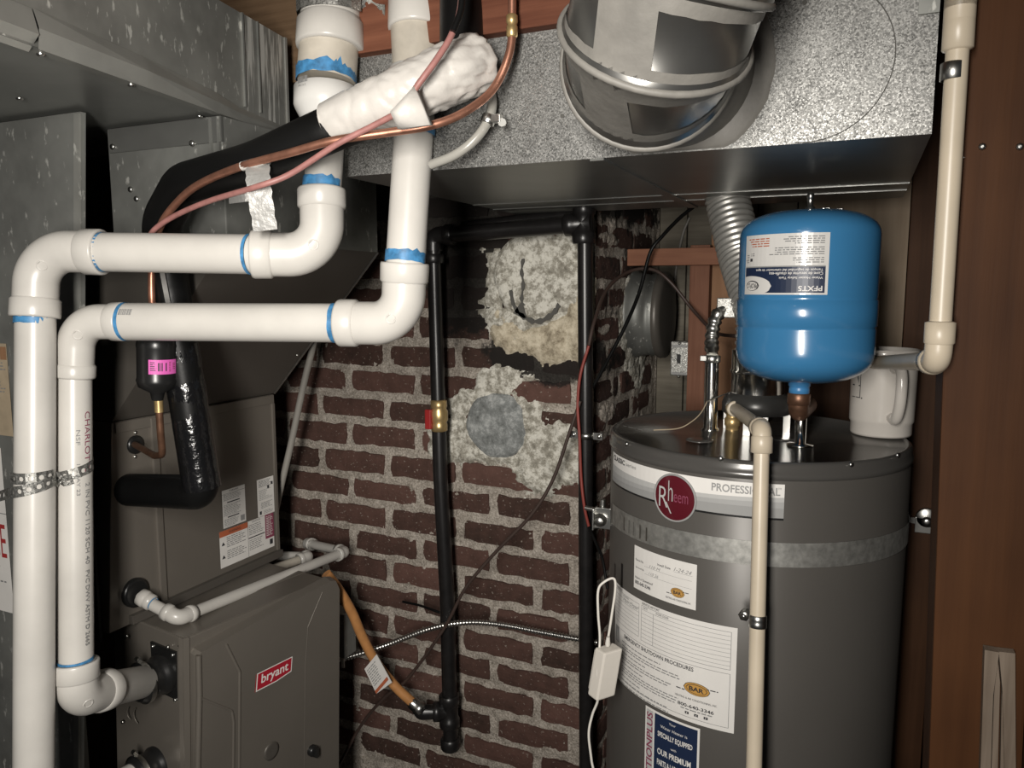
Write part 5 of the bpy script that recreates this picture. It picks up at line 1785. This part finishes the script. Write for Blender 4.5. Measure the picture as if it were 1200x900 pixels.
# service card
def bands_logo(s, cx, cy, rx, ry, word='BAR'):
    s.oval(cx, cy, rx, ry, M['ink'], .0002)
    s.oval(cx, cy, rx * .95, ry * .93, M['gold_print'], .0004)
    s.oval(cx, cy, rx * .80, ry * .74, M['ink'], .0006)
    s.oval(cx, cy, rx * .75, ry * .66, M['gold_print'], .0008)
    s.text(word, cx - rx * .55, cy - ry * .36, rx * 1.1, ry * .72, M['ink'], .0010, bold=.03)
    s.lines(cx - rx * 1.55, cy + ry * .45, rx * .7, 1, 1, ry * .16, M['ink'], .0010, 0, 51)
    s.lines(cx + rx * .75, cy - ry * .55, rx * .8, 1, 1, ry * .14, M['ink'], .0010, 0, 52)
def card(s, W, H):
    s.rect(0, 0, W, H, M['paper'])
    s.text('Install Date', W * .44, H * .20, W * .20, H * .055, M['ink'], bold=.01)
    s.text('1-24-24', W * .69, H * .17, W * .23, H * .085, M['soft_ink'], skew=.1)
    s.rect(W * .68, H * .272, W * .95, H * .277, M['soft_ink'], .0003)
    s.text('Permit No.', W * .035, H * .29, W * .16, H * .05, M['ink'], bold=.01)
    s.text('110 M', W * .30, H * .305, W * .17, H * .07, M['soft_ink'], skew=.1)
    s.rect(W * .21, H * .382, W * .94, H * .387, M['soft_ink'], .0003)
    s.text('Serviced By', W * .035, H * .47, W * .17, H * .05, M['ink'], bold=.01)
    s.text('110 26', W * .29, H * .475, W * .16, H * .07, M['soft_ink'], skew=.1)
    s.rect(W * .22, H * .555, W * .94, H * .560, M['soft_ink'], .0003)
    s.text('Have a Question?', W * .03, H * .70, W * .34, H * .065, M['ink'], bold=.015)
    s.text('800-640-3346', W * .03, H * .80, W * .30, H * .085, M['ink'], bold=.02)
    bands_logo(s, W * .75, H * .72, W * .10, H * .105)
    s.text('HEATING & AIR CONDITIONING, INC.', W * .58, H * .865, W * .36, H * .05, M['ink'], bold=.01)
ca, cb_ = (-2.2629, 1.3042), (-1.7612, 1.2348)
hsheet((ca[0], 1.3085), (cb_[0], 1.2315), 'small white service card with an oval logo', card)
def emergency(s, W, H):
    s.rect(0, 0, W, H, M['paper'])
    L = lambda x0, y0, x1, y1: s.rect(W * x0, H * y0, W * x1, H * y1, M['soft_ink'], .0003)
    for x0, y0, x1, y1 in ((.02, .05, .32, .38), (.345, .045, .965, .40), (.10, .44, .965, .955)):
        L(x0, y0, x1, y0 + .004); L(x0, y1, x1, y1 + .004); L(x0, y0, x0 + .003, y1); L(x1, y0, x1 + .003, y1 + .004)
    for k in range(8):
        y = .085 + k * .04
        L(.345, y, .965, y + .003)
        if k < 7: L(.02, y + .01, .32, y + .013)
    L(.45, .085, .453, .40)
    s.text('OWNER INFO', W * .03, H * .018, W * .09, H * .024, M['ink'])
    s.text('SERVICE HISTORY', W * .35, H * .012, W * .15, H * .024, M['ink'], bold=.01)
    s.text('DATE', W * .36, H * .056, W * .04, H * .02, M['ink'])
    s.text('WORK DONE', W * .47, H * .056, W * .10, H * .02, M['ink'])
    s.text('LOCATION', W * .13, H * .058, W * .075, H * .02, M['ink'])
    s.text('Main Crawl', W * .13, H * .085, W * .17, H * .04, M['soft_ink'], skew=.1)
    fx = lambda t: (t - ea[0]) / (eb[0] - ea[0]) * W
    s.text('EMERGENCY SHUTDOWN PROCEDURES', fx((-2.3691, 1.1244)[0]), H * .462, fx((-1.7642, 1.1407)[0]) - fx((-2.3691, 1.1244)[0]), H * .040, M['ink'], bold=.02)
    y = .545
    for k, (n, w) in enumerate(((1, .40), (2, .55), (1, .3), (2, .50), (1, .25), (3, .55), (1, .22), (1, .45), (1, .5))):
        s.lines(W * .13, H * y, W * w, H * .026, n, H * .010, M['soft_ink'], ragged=.12, seed=60 + k)
        y += .026 * n + .016
    bands_logo(s, W * .77, H * .665, W * .085, H * .062)
    s.text('HEATING & AIR CONDITIONING, INC.', W * .63, H * .765, W * .27, H * .022, M['ink'], bold=.01)
    s.text('800-640-3346', W * .65, H * .83, W * .23, H * .034, M['ink'], bold=.02)
    s.lines(W * .67, H * .878, W * .2, 1, 1, H * .010, M['soft_ink'], ragged=0, seed=77)
    for k in range(3):
        x = W * (.70 + .06 * k)
        s.rect(x, H * .905, x + W * .025, H * .93, M['ink'], .0003)
        s.text('fty'[k], x + W * .008, H * .909, W * .010, H * .019, M['paper'], .0005)
    s.rect(W * .022, H * .44, W * .085, H * .61, M['grey_print'], .0003)
    s.poly([(W * .03, H * .60), (W * .055, H * .46), (W * .08, H * .60)], M['light_grey_print'], .0005)
ea, eb = (-2.5306, 1.2061), (-1.5047, 1.0403)
hsheet((ea[0], 1.2155), (eb[0], 1.0365), 'large white emergency procedures label with printed boxes', emergency)
def navy(s, W, H):
    s.rect(0, 0, W, H, M['paper'])
    s.rect(W * .20, H * .02, W * .965, H * .98, M['navy'], .0002)
    s.rect(W * .03, H * .02, W * .17, H * .98, M['light_grey_print'], .0002)
    at0 = s.at
    up_s = Sheet(s.mb, lambda x, y, off: at0(W * .035 + y, H * .99 - x, off), H, W)
    up_s.text('PROTECTIONPLUS', H * .02, 0, H * .93, W * .125, M['wine_print'], .0004, bold=.02)
    s.text('Your', W * .48, H * .045, W * .12, H * .022, M['white'], .0005)
    s.text('Water Heater is', W * .32, H * .10, W * .48, H * .026, M['white'], .0005)
    s.text('SPECIALLY EQUIPPED', W * .27, H * .165, W * .62, H * .055, M['white'], .0005, bold=.02)
    s.text('with', W * .52, H * .265, W * .10, H * .022, M['white'], .0005)
    s.text('OUR PREMIUM', W * .27, H * .32, W * .60, H * .055, M['white'], .0005, bold=.02)
    s.text('PARTS & LABOR PLAN', W * .27, H * .42, W * .60, H * .055, M['white'], .0005, bold=.02)
na, nb = (-2.1163, 1.027), (-1.7099, 1.0287)
hsheet((na[0], 1.030), (nb[0], .83), 'navy blue label with white and red lettering', navy)
# small access slots on the left flank, top plate writing
for px in (719, 727):
    t_ = {719: (-2.5754, 1.2262), 727: (-2.439, 1.2396)}[px]
    mb = MB(M['black_plastic'])
    s = Sheet(mb, on_cyl(HCYL, t_[0], t_[1] + .02), .01, .05)
    s.rect(0, 0, .008, .045, M['black_plastic'])
    wh.part('slot', mb, 'dark vertical slot')
mb = MB(M['white'])
tl_ = V((-0.4079, 1.4257, 1.489))
s = Sheet(mb, on_plane(tl_, V((-0.3711, 1.402, 1.489)) - tl_, V((.5, -1, 0))), .05, .01)
s.lines(0, 0, .055, .006, 1, .004, M['white'], ragged=0, seed=90)
wh.part('lid_print', mb)
for q in ((-0.1164, 1.4268, 1.487), (-0.2466, 1.3508, 1.487)):
    wh.part('knockout', MB(M['heater_top']).lathe([(.024, 0), (.024, .0012), (.020, .002), (.001, .002)], q, (0, 0, 1), 24))
# draft hood on its legs and the vent collar
hc = V((HX + .002, HY + .012, 0))
m = MB(M['hood'])
m.lathe([(.058, 1.522), (.063, 1.524), (.063, 1.540), (.060, 1.550), (.054, 1.557), (.048, 1.560)], hc, (0, 0, 1), 44)
wh.part('draft_hood', m, 'dark dished draft hood')
m = MB(M['chrome'])
m.lathe([(.048, 1.558), (.048, 1.595), (.050, 1.597), (.050, 1.602), (.048, 1.604), (.048, 1.64)], hc, (0, 0, 1), 44)
wh.part('vent_collar', m, 'shiny metal vent collar')
for k in range(4):
    m = MB(M['steel'])
    a = -1.75 + k * PI / 2
    q = hc + V((math.cos(a) * .056, math.sin(a) * .056, 0))
    m.box((q.x - .006, q.y - .0015, ZT), (q.x + .006, q.y + .0015, 1.528))
    wh.part('hood_leg', m, 'thin steel hood leg')

# ribbed vent duct from the hood up into the overhead duct
fv = Thing('flex_vent', 'ribbed shiny flexible vent duct behind the blue tank', 'vent duct')
pth = resample(bend([hc + V((0, 0, 1.638)), hc + V((.0, .0, 1.70)), V((-0.2169, 1.56, 1.8158)), V((-0.2508, 1.6, 1.922)), V((-0.2604, 1.6, 1.9606))], [.05, .12, .05], 10), .0032)
fv.part('duct', MB(M['alu_flex']).tube(pth, [.0405 + (.0030 if i % 4 < 2 else 0) for i in range(len(pth))], 36))
cwt = Thing('corrugated_connector', 'shiny corrugated steel water connector rising from the left of the heater lid', 'water connector')
pb = V((-0.2486, 1.4633, 1.488))
m = MB(M['chrome'])
pz1 = (-0.2557, 1.49, 1.6188)
m.lathe([(.0165, 0), (.0165, .003), (.013, .006), (.0128, .055), (.0132, .09), (.0128, pz1[2] - ZT)], (pb.x, pb.y, ZT), (0, 0, 1), 24)
cwt.part('sleeve', m, 'polished lower sleeve')
m = MB(M['steel'])
m.lathe([(.0135, 0), (.0155, .002), (.0155, .012), (.0135, .014)], (pb.x, pb.y, pz1[2] - .004), (0, 0, 1), 20)
m.box((pb.x - .019, pb.y - .02, pz1[2]), (pb.x - .008, pb.y - .006, pz1[2] + .010), None, .001)
cwt.part('nut', m)
pth = resample(spline([V((pb.x, pb.y, pz1[2] + .008)), (-0.2555, 1.492, 1.653), (-0.2537, 1.495, 1.6805), (-0.2472, 1.5, 1.7031), (-0.2333, 1.52, 1.7158), (-0.209, 1.55, 1.7204)], 12), .0035)
nn = len(pth)
cwt.part('corrugated_tube', MB(M['steel']).tube(pth, [.0108 if i < 5 else (.0112 + (.0024 if (i // 2) % 2 else 0)) for i in range(nn)], 22), 'corrugated bent upper length')
m = MB(M['strap'])
g0_ = V((-0.2455, 1.525, 1.7205)); 
m.box((g0_.x - .004, 1.50, (-0.2359, 1.52, 1.6978)[2]), (g0_.x + .06, 1.53, (-0.2371, 1.52, 1.7353)[2]), None, .002)
cwt.part('upper_fitting', m, 'pale square fitting behind the blue tank')

# relief valve and its discharge pipe
rv = Thing('relief_valve', 'brass relief valve with a steel lever on the heater lid', 'valve')
vb = V((-0.2102, 1.4806, 1.488))
m = MB(M['brass'])
m.lathe([(.0125, 0), (.0125, .008), (.015, .010), (.015, .022), (.012, .024), (.012, .03), (.0165, .034), (.0175, .052), (.0125, .062), (.009, .064), (.009, .070), (.004, .073)], (vb.x, vb.y, ZT), (0, 0, 1), 16)
vo = V((-0.1914, 1.45, 1.5185)); 
dirv = (V((-0.1193, 1.13, 1.5568)) - V((-0.1975, 1.46, 1.523)))
dirv.normalize()
vc_ = V((vb.x, vb.y, ZT + .043))
m.lathe([(.0125, 0), (.0125, .018), (.0155, .02), (.0155, .034), (.012, .036)], vc_, dirv, 18)
rv.part('body', m)
m = MB(M['steel'])
l0 = V((vb.x, vb.y, ZT + .071))
l1 = V((-0.2509, 1.44, 1.5449))
ld = (l1 - l0)
m.ribbon([l0 + V((.015, 0, .006)), l0 + V((0, 0, .004)), l0 + ld * .5 + V((0, 0, .003)), l1], [V((.002, .008, 0))] * 3 + [V((.002, .006, 0))], [V((0, 0, 1))] * 4, None, .0015)
rv.part('lever', m, 'bent steel test lever')
m = MB(M['copper_dull'])
m.tube(spline([l1, (-0.2577, 1.42, 1.5265), (-0.269, 1.4, 1.5128), (-0.2919, 1.385, 1.4994), (-0.3376, 1.385, 1.4927)], 8), .0011, 6, mat=M['kraft'])
rv.part('tag_wire', m, 'thin wire hanging from the lever')
dp = Thing('discharge_pipe', 'cream plastic discharge pipe running down in front of the water heater', 'pipe')
RC = .0111
pe = V((-0.1213, 1.1508, 1.5495))
st_ = vc_ + dirv * .036
pend = V((-0.094, 1.0205, 0.6921)); pel = V((-0.1202, 1.1452, 1.5204))
pdn = (pend - pel).normalized()
pdir = (pe - st_).normalized()
m = MB(M['cpvc'])
m.tube([st_, pe - pdir * .018], RC, 20)
m.lathe([(RC, -.012), (.0150, -.011), (.0150, .010), (.0138, .012), (RC, .012)], st_, pdir, 22)
dp.part('pipe', m)
m = MB(M['cpvc'])
m.tube(bend([pe - pdir * .03, pe, pel + pdn * .002], .013, 8), .0137, 22)
m.lathe([(.0137, -.004), (.0153, -.002), (.0153, .020), (RC, .0215)], pel - pdn * .016, pdn, 24)
m.lathe([(.0137, -.0), (.0150, .002), (.0150, .016), (RC, .018)], pe - pdir * .016, -pdir, 24)
dp.part('elbow', m)
dp.part('pipe', MB(M['cpvc']).tube([pel, pend], RC, 22), 'vertical length')
m = MB(M['steel'])
q_ = V((-0.1121, 1.1084, 1.2767))
m.lathe([(RC + .0003, -.009), (RC + .0014, -.008), (RC + .0014, -.002), (RC + .0008, 0), (RC + .0014, .002), (RC + .0014, .008), (RC + .0003, .009)], q_, pdn, 24, caps=False)
dp.part('pipe_clip', m, 'steel clip ring')
m = MB(M['steel'])
q2 = V((-0.1339, 1.1302, 1.273)); nq = V((-.12, -1, 0)).normalized()
m.lathe([(.0075, -.012), (.0085, .0), (.0085, .002), (.002, .0028)], q2, nq, 6)
dp.part('clip_tab', m, 'clip fixing tab')
screw(dp, q2 + nq * .0025, nq, .0035)

# expansion tank
TX, TY, TR = (-0.0825, 1.36, 0.108)
TCYL = (TX, TY, TR)
et = Thing('expansion_tank', 'glossy blue expansion tank hanging upside down with a white and navy label', 'tank')
zt_, zb_ = (-0.0881, 1.36, 1.8796)[2], (-0.0824, 1.36, 1.5972)[2]
zs1, zs2 = (-1.5033, 1.7345)[1], (-1.4867, 1.6932)[1]
zsh, zsl = (-1.5464, 1.8416)[1], (-1.4652, 1.6398)[1]
m = MB(M['blue'])
prof = []
sq = lambda u, e: max(0., 1 - u ** e) ** (1 / e)
for k in range(13):                          # rounded lower head
    u = 1 - k / 12
    rr_ = TR * sq(u, 2.5)
    prof.append((max(rr_, .001), zb_ + .056 * (1 - u)))
prof += [(TR, zs2 - .006), (TR - .0012, zs2 - .002), (TR + .0012, zs2), (TR + .0012, zs1 - .001), (TR - .0012, zs1 + .001), (TR, zs1 + .004)]
for k in range(13):                          # rounded upper head
    u = k / 12
    prof.append((max(TR * sq(u, 2.5), .001), zt_ - .046 * (1 - u)))
m.lathe(prof, (TX, TY, 0), (0, 0, 1), 72, caps=False)
et.part('shell', m)
la, lb_ = (-2.544, 1.8358), (-1.2317, 1.7461)
Wl, Hl = (lb_[0] - la[0]) * TR, (-2.5444, 1.7431)[1] * -1 + (-2.5578, 1.8359)[1]
mb = MB(M['paper'])
s = Sheet(mb, on_cyl(TCYL, la[0], la[1], True, Wl, Hl), Wl, Hl, .008)
s.rect(0, 0, Wl, Hl, M['gloss_paper'])
s.rect(Wl * .03, Hl * .03, Wl * .985, Hl * .455, M['navy'], .0002)
s.rect(Wl * .03, Hl * .455, Wl * .985, Hl * .475, M['grey_print'], .0002)
s.poly([(min(Wl * (.87 + .284 * math.cos(2 * PI * k / 40)), Wl * .985), max(Hl * (.143 + .171 * math.sin(2 * PI * k / 40)), Hl * .03)) for k in range(40)], M['gloss_paper'], .0004)
s.oval(Wl * .85, Hl * .15, Wl * .105, Hl * .085, M['ink'], .0006)
s.oval(Wl * .855, Hl * .145, Wl * .095, Hl * .072, M['paper'], .0008)
s.text('PROFLO', Wl * .765, Hl * .105, Wl * .175, Hl * .085, M['ink'], .0010, bold=.02)
s.text('PFXT5', Wl * .055, Hl * .06, Wl * .24, Hl * .085, M['white'], .0005, bold=.02)
s.text('Water Heater Safety Tank', Wl * .055, Hl * .255, Wl * .45, Hl * .05, M['white'], .0005, bold=.01)
s.text('Cuve de securite de chauffe-eau', Wl * .055, Hl * .32, Wl * .56, Hl * .05, M['white'], .0005, bold=.01)
s.text('Tanque de seguridad del calentador de agua', Wl * .055, Hl * .385, Wl * .74, Hl * .05, M['white'], .0005, bold=.01)
s.lines(Wl * .05, Hl * .52, Wl * .33, Hl * .035, 3, Hl * .016, M['soft_ink'], seed=101)
s.lines(Wl * .05, Hl * .655, Wl * .60, Hl * .035, 4, Hl * .016, M['soft_ink'], seed=102)
s.lines(Wl * .05, Hl * .83, Wl * .42, Hl * .035, 4, Hl * .016, M['soft_ink'], seed=103)
s.lines(Wl * .63, Hl * .80, Wl * .34, Hl * .04, 4, Hl * .018, M['orange_print'], seed=104)
s.rect(Wl * .86, Hl * .56, Wl * .90, Hl * .61, M['ink'], .0004)
s.lines(Wl * .83, Hl * .65, Wl * .08, Hl * .03, 2, Hl * .014, M['soft_ink'], seed=105)
s.lines(Wl * .92, Hl * .54, Wl * .06, Hl * .03, 5, Hl * .014, M['soft_ink'], seed=106)
et.part('label', mb, 'white and navy label, upside down')
vtp = V((TX, TY, zt_))
m = MB(M['steel'])
m.lathe([(.008, -.004), (.008, .004), (.0045, .006), (.0045, .018), (.0055, .019), (.0055, .026), (.003, .027)], vtp, (0, 0, 1), 14)
et.part('air_valve', m, 'small air valve on top')
m = MB(M['chrome'])
for p in ((-0.0584, 1.36, 1.8784), (-0.0393, 1.36, 1.8762)):
    m.tube([V(p) + V((-.007, 0, -.012)), V(p) + V((-.005, 0, .003)), V(p) + V((.005, 0, .003)), V(p) + V((.007, 0, -.012))], .0022, 8)
et.part('hook', m, 'two shiny tabs on top')
m = MB(M['blue_cap'])
m.lathe([(.012, -.020), (.0165, -.018), (.0165, -.010), (.0155, -.008), (.0175, -.006), (.0175, .004)], (TX - .004, TY, zb_), (0, 0, 1), 20)
et.part('thread_cap', m, 'blue threaded nipple')
m = MB(M['copper_dull'])
port = V((-0.0898, 1.5449, 1.488))
port = V((TX + .004, TY + .105, ZT))
ce0 = V((TX - .004, TY, zb_ - .018)); ce1 = ce0 - V((0, 0, .034))
m.tube(bend([ce0, ce1, V((port.x, port.y, ce1.z))], .022, 8), .0165, 20)
m.lathe([(.0165, 0), (.0185, .001), (.0185, .018), (.0165, .020)], ce0 - V((0, 0, .020)), (0, 0, 1), 20)
et.part('copper_elbow', m, 'tarnished copper elbow')
m = MB(M['chrome'])
m.lathe([(.022, 0), (.022, .0025), (.0095, .004), (.0095, .055)], (ce0.x + .004, TY + .02, ZT), (0, 0, 1), 20)
et.part('nipple', m, 'chrome nipple with its ring on the lid')

# cream pipe at the right: down, elbow, back behind the tank
cp = Thing('supply_pipe', 'cream plastic pipe down the right side, turning back behind the blue tank', 'pipe')
r0, r1 = V((0.0798, 0.965, 2.0001)), V((0.0811, 0.965, 1.6986))
rdn = (r1 - r0).normalized()
RS = .0113
cp.part('pipe', MB(M['cpvc']).tube([r0, r1], RS, 22), 'vertical length')
m = MB(M['cpvc'])
m.lathe([(RS, 0), (.0152, .002), (.0152, .030), (.0142, .033), (.0142, .040), (.0152, .043), (.0152, .064), (.0135, .067)], r0 - rdn * .0, -rdn, 24)
m.lathe([(.0152, 0), (.0152, .030), (.0165, .033), (.0165, .075), (RS, .078)], r0 - rdn * .030, -rdn, 24)
cp.part('coupling', m)
cp.part('pipe', MB(M['cpvc']).tube([r0 - rdn * .09, r0 - rdn * .30], RS * 1.15, 22))
rc = V((0.0806, 0.965, 1.6722)); rb_ = V((0.0338, 1.46, 1.626))
bd = (rb_ - rc).normalized()
m = MB(M['cpvc'])
m.tube(bend([r1 - rdn * .005, rc, rc + bd * .032], .014, 8), .0140, 22)
m.lathe([(.014, -.002), (.0155, 0), (.0155, .022), (RS, .0235)], r1 + rdn * .006, -rdn, 24)
m.lathe([(.014, -.002), (.0155, 0), (.0155, .018), (RS, .020)], rc + bd * .022, bd, 24)
cp.part('elbow', m)
cp.part('pipe', MB(M['cpvc']).tube(bend([rc + bd * .03, rb_ + bd * .04, V((-0.0294, 1.6, 1.6099))], .04), RS, 22), 'level length running back')
for py in (84, 386):
    m = MB(M['steel'])
    q = {84: V((0.0771, 0.965, 1.9797)), 386: V((0.081, 0.965, 1.7071))}[py]
    m.lathe([(RS + .0004, -.009), (RS + .0012, -.0085), (RS + .0012, .0085), (RS + .0004, .009)], q, rdn, 24, caps=False)
    cp.part('pipe_clip', m, 'steel clip ring')

# mug
mg = Thing('mug', 'tall white ceramic mug with a black drawing standing on the heater lid', 'mug')
mc = V((0.047, 1.5523, 1.489))
mc.x -= .002; mc.y -= .0
mc.z = ZT + .001
MH = (0.0464, 1.47, 1.6434)[2] - ZT
RM = .0545
m = MB(M['ceramic'])
m.lathe([(.001, .002), (RM * .93, .0), (RM * .955, .004), (RM * .955, .022), (RM, .026), (RM * 1.0, .030), (RM * 1.03, MH * .95), (RM * 1.05, MH), (RM * 1.0, MH), (RM * .96, MH * .9), (RM * .90, .03), (.001, .022)], mc, (0, 0, 1), 52, caps=False)
mg.part('body', m)
hd = math.atan2(-mc.y, -mc.x) + .32
hv_ = V((math.cos(hd), math.sin(hd), 0))
m = MB(M['ceramic'])
pts = spline([mc + hv_ * (RM * .98) + V((0, 0, MH * .80)), mc + hv_ * (RM + .022) + V((0, 0, MH * .83)), mc + hv_ * (RM + .036) + V((0, 0, MH * .72)), mc + hv_ * (RM + .035) + V((0, 0, MH * .45)),
              mc + hv_ * (RM + .020) + V((0, 0, MH * .25)), mc + hv_ * (RM * .98) + V((0, 0, MH * .24))], 6)
m.tube(pts, .0095, 14)
mg.part('handle', m)
mb = MB(M['ink'])
th0 = math.atan2(-mc.y, -mc.x) - 1.10
s = Sheet(mb, on_cyl((mc.x, mc.y, RM * 1.018), th0, mc.z + MH * .78), .03, .07)
for x0, y0, x1, y1 in ((0, 0, .022, .0014), (0, .030, .022, .0322), (0, .052, .022, .0534), (.0206, 0, .022, .0534)):
    s.rect(x0, y0, x1, y1, M['ink'])
for k in range(4):
    s.poly([(.003 + k * .004, .006 + k * .003), (.006 + k * .004, .004 + k * .003), (.018, .018 + k * .002), (.017, .022 + k * .002)], M['soft_ink'], .0002)
s.rect(.024, .052, .0265, .0545, M['ink'])
s.lines(.012, -.016, .012, .005, 2, .002, M['ink'], seed=120)
mg.part('print', mb, 'black line drawing')

# seismic strap
ss = Thing('seismic_strap', 'wide galvanised strap bolted around the water heater', 'strap')
m = MB(M['belt'])
vs = []
zlo, zhi = 1.3185, 1.3575
TH0, TH1 = -2.62, .25
n_ = 90
for k in range(n_ + 1):
    a = TH0 + (TH1 - TH0) * k / n_
    r = HR + .0024
    zz = .004 * math.sin((a - TH0) * 1.1)
    vs += [(HX + math.cos(a) * r, HY + math.sin(a) * r, zlo + zz), (HX + math.cos(a) * r, HY + math.sin(a) * r, zhi + zz)]
m.add(vs, [(2 * k, 2 * k + 2, 2 * k + 3, 2 * k + 1) for k in range(n_)])
ss.part('band', m)
m = MB(M['steel'])
at = on_cyl((HX, HY, HR + .0025), TH0, zhi)
s = Sheet(m, at, .2, .04)
k_ = HR
for x, mt in ((.062, 'steel'), (.080, 'crack_and_shade'), (.094, 'crack_and_shade'), (.112, 'steel'), (.128, 'steel')):
    s.rect(x, .008, x + (.0035 if mt == 'steel' else .0022), .032, M[mt], .0008)
ss.part('slot', m, 'row of stamped slots')
m = MB(M['steel'])
bq = V((-0.4447, 1.42, 1.3039))
m.box((bq.x - .012, bq.y - .012, bq.z - .020), (bq.x + .020, bq.y - .009, bq.z + .022), None, .001)
m.box((bq.x - .012, bq.y - .03, bq.z - .020), (bq.x - .009, bq.y, bq.z + .022), None, .001)
m.lathe([(.013, 0), (.013, .003), (.0105, .004), (.0105, .012), (.008, .015), (.002, .016)], bq + V((.0, -.012, -.002)), (.1, -1, 0), 14)
m.tube([bq + V((-.035, -.004, .016)), bq + V((.03, -.004, .012))], .0045, 10)
m.tube([bq + V((0, .0, .02)), bq + V((.0, -.0, .036))], .006, 10)
ss.part('clamp_bolt', m, 'shiny clamp with its bolt at the left end')
m = MB(M['steel'])
q = V((0.1452, 1.735, 1.2798))
m.lathe([(.021, 0), (.021, .004), (.019, .006), (.001, .006)], q + V((0, .006, .008)), (0, -1, 0), 20)
m.box((q.x - .021, 1.735, q.z - .024), (q.x + .021, 1.7445, q.z + .008), None, .001)
m.lathe([(.010, .0), (.010, .006), (.005, .009), (.001, .009)], q + V((0, -.001, .002)), (0, -1, 0), 12)
m.box((q.x - .05, 1.738, q.z - .006), (q.x - .018, 1.7445, q.z + .006))
ss.part('wall_bracket', m, 'rounded bracket on the dark stud at the right')

# white power adapter and its cord
pa = Thing('power_adapter', 'white power adapter hanging by its thin cord left of the water heater', 'adapter')
m = MB(M['adapter'])
ac = V((-0.366, 1.1962, 1.1041)); 
rx, ry = V((.93, .36, 0)), V((.36, -.93, 0))
ex_ = (V((.80, -.58, 0))).normalized(); ey_ = V((.58, .80, 0)).normalized(); ez_ = V((.13, .05, .99)).normalized()
def abox(mb, c, hx, hy, hz, bev):
    c = V(c)
    mb.hexa([c - ex_ * hx - ey_ * hy - ez_ * hz, c + ex_ * hx - ey_ * hy - ez_ * hz, c + ex_ * hx + ey_ * hy - ez_ * hz, c - ex_ * hx + ey_ * hy - ez_ * hz],
            [c - ex_ * hx - ey_ * hy + ez_ * hz, c + ex_ * hx - ey_ * hy + ez_ * hz, c + ex_ * hx + ey_ * hy + ez_ * hz, c - ex_ * hx + ey_ * hy + ez_ * hz], None, bev)
abox(m, ac, .0135, .019, .043, .003)
pa.part('case', m)
m = MB(M['adapter'])
abox(m, ac - ex_ * .016 + ez_ * .0, .0035, .015, .036, .002)
pa.part('back_plate', m)
m = MB(M['cord'])
m.tube(spline([(-0.3646, 1.2036, 1.1547), (-0.3603, 1.2117, 1.2009), (-0.3571, 1.219, 1.2443), (-0.3607, 1.2197, 1.2616), (-0.375, 1.2125, 1.2558), (-0.3835, 1.2067, 1.2414), (-0.3815, 1.2021, 1.2009), (-0.3767, 1.1985, 1.1576), (-0.3748, 1.1812, 1.1048), (-0.3744, 1.1864, 1.0593), (-0.3851, 1.188, 1.025), (-0.3889, 1.182, 0.9929), (-0.3826, 1.1789, 0.9493), (-0.373, 1.1754, 0.891), (-0.3648, 1.1698, 0.6563)], 10), .0022, 8)
pa.part('cord', m, 'thin white cord looping up and down')
m = MB(M['cord'])
m.lathe([(.0035, 0), (.0045, .004), (.003, .016)], (-0.3628, 1.1982, 1.1498), (.05, 0, 1), 10)
pa.part('strain_relief', m)

for t_ in THINGS:
    t_.build()
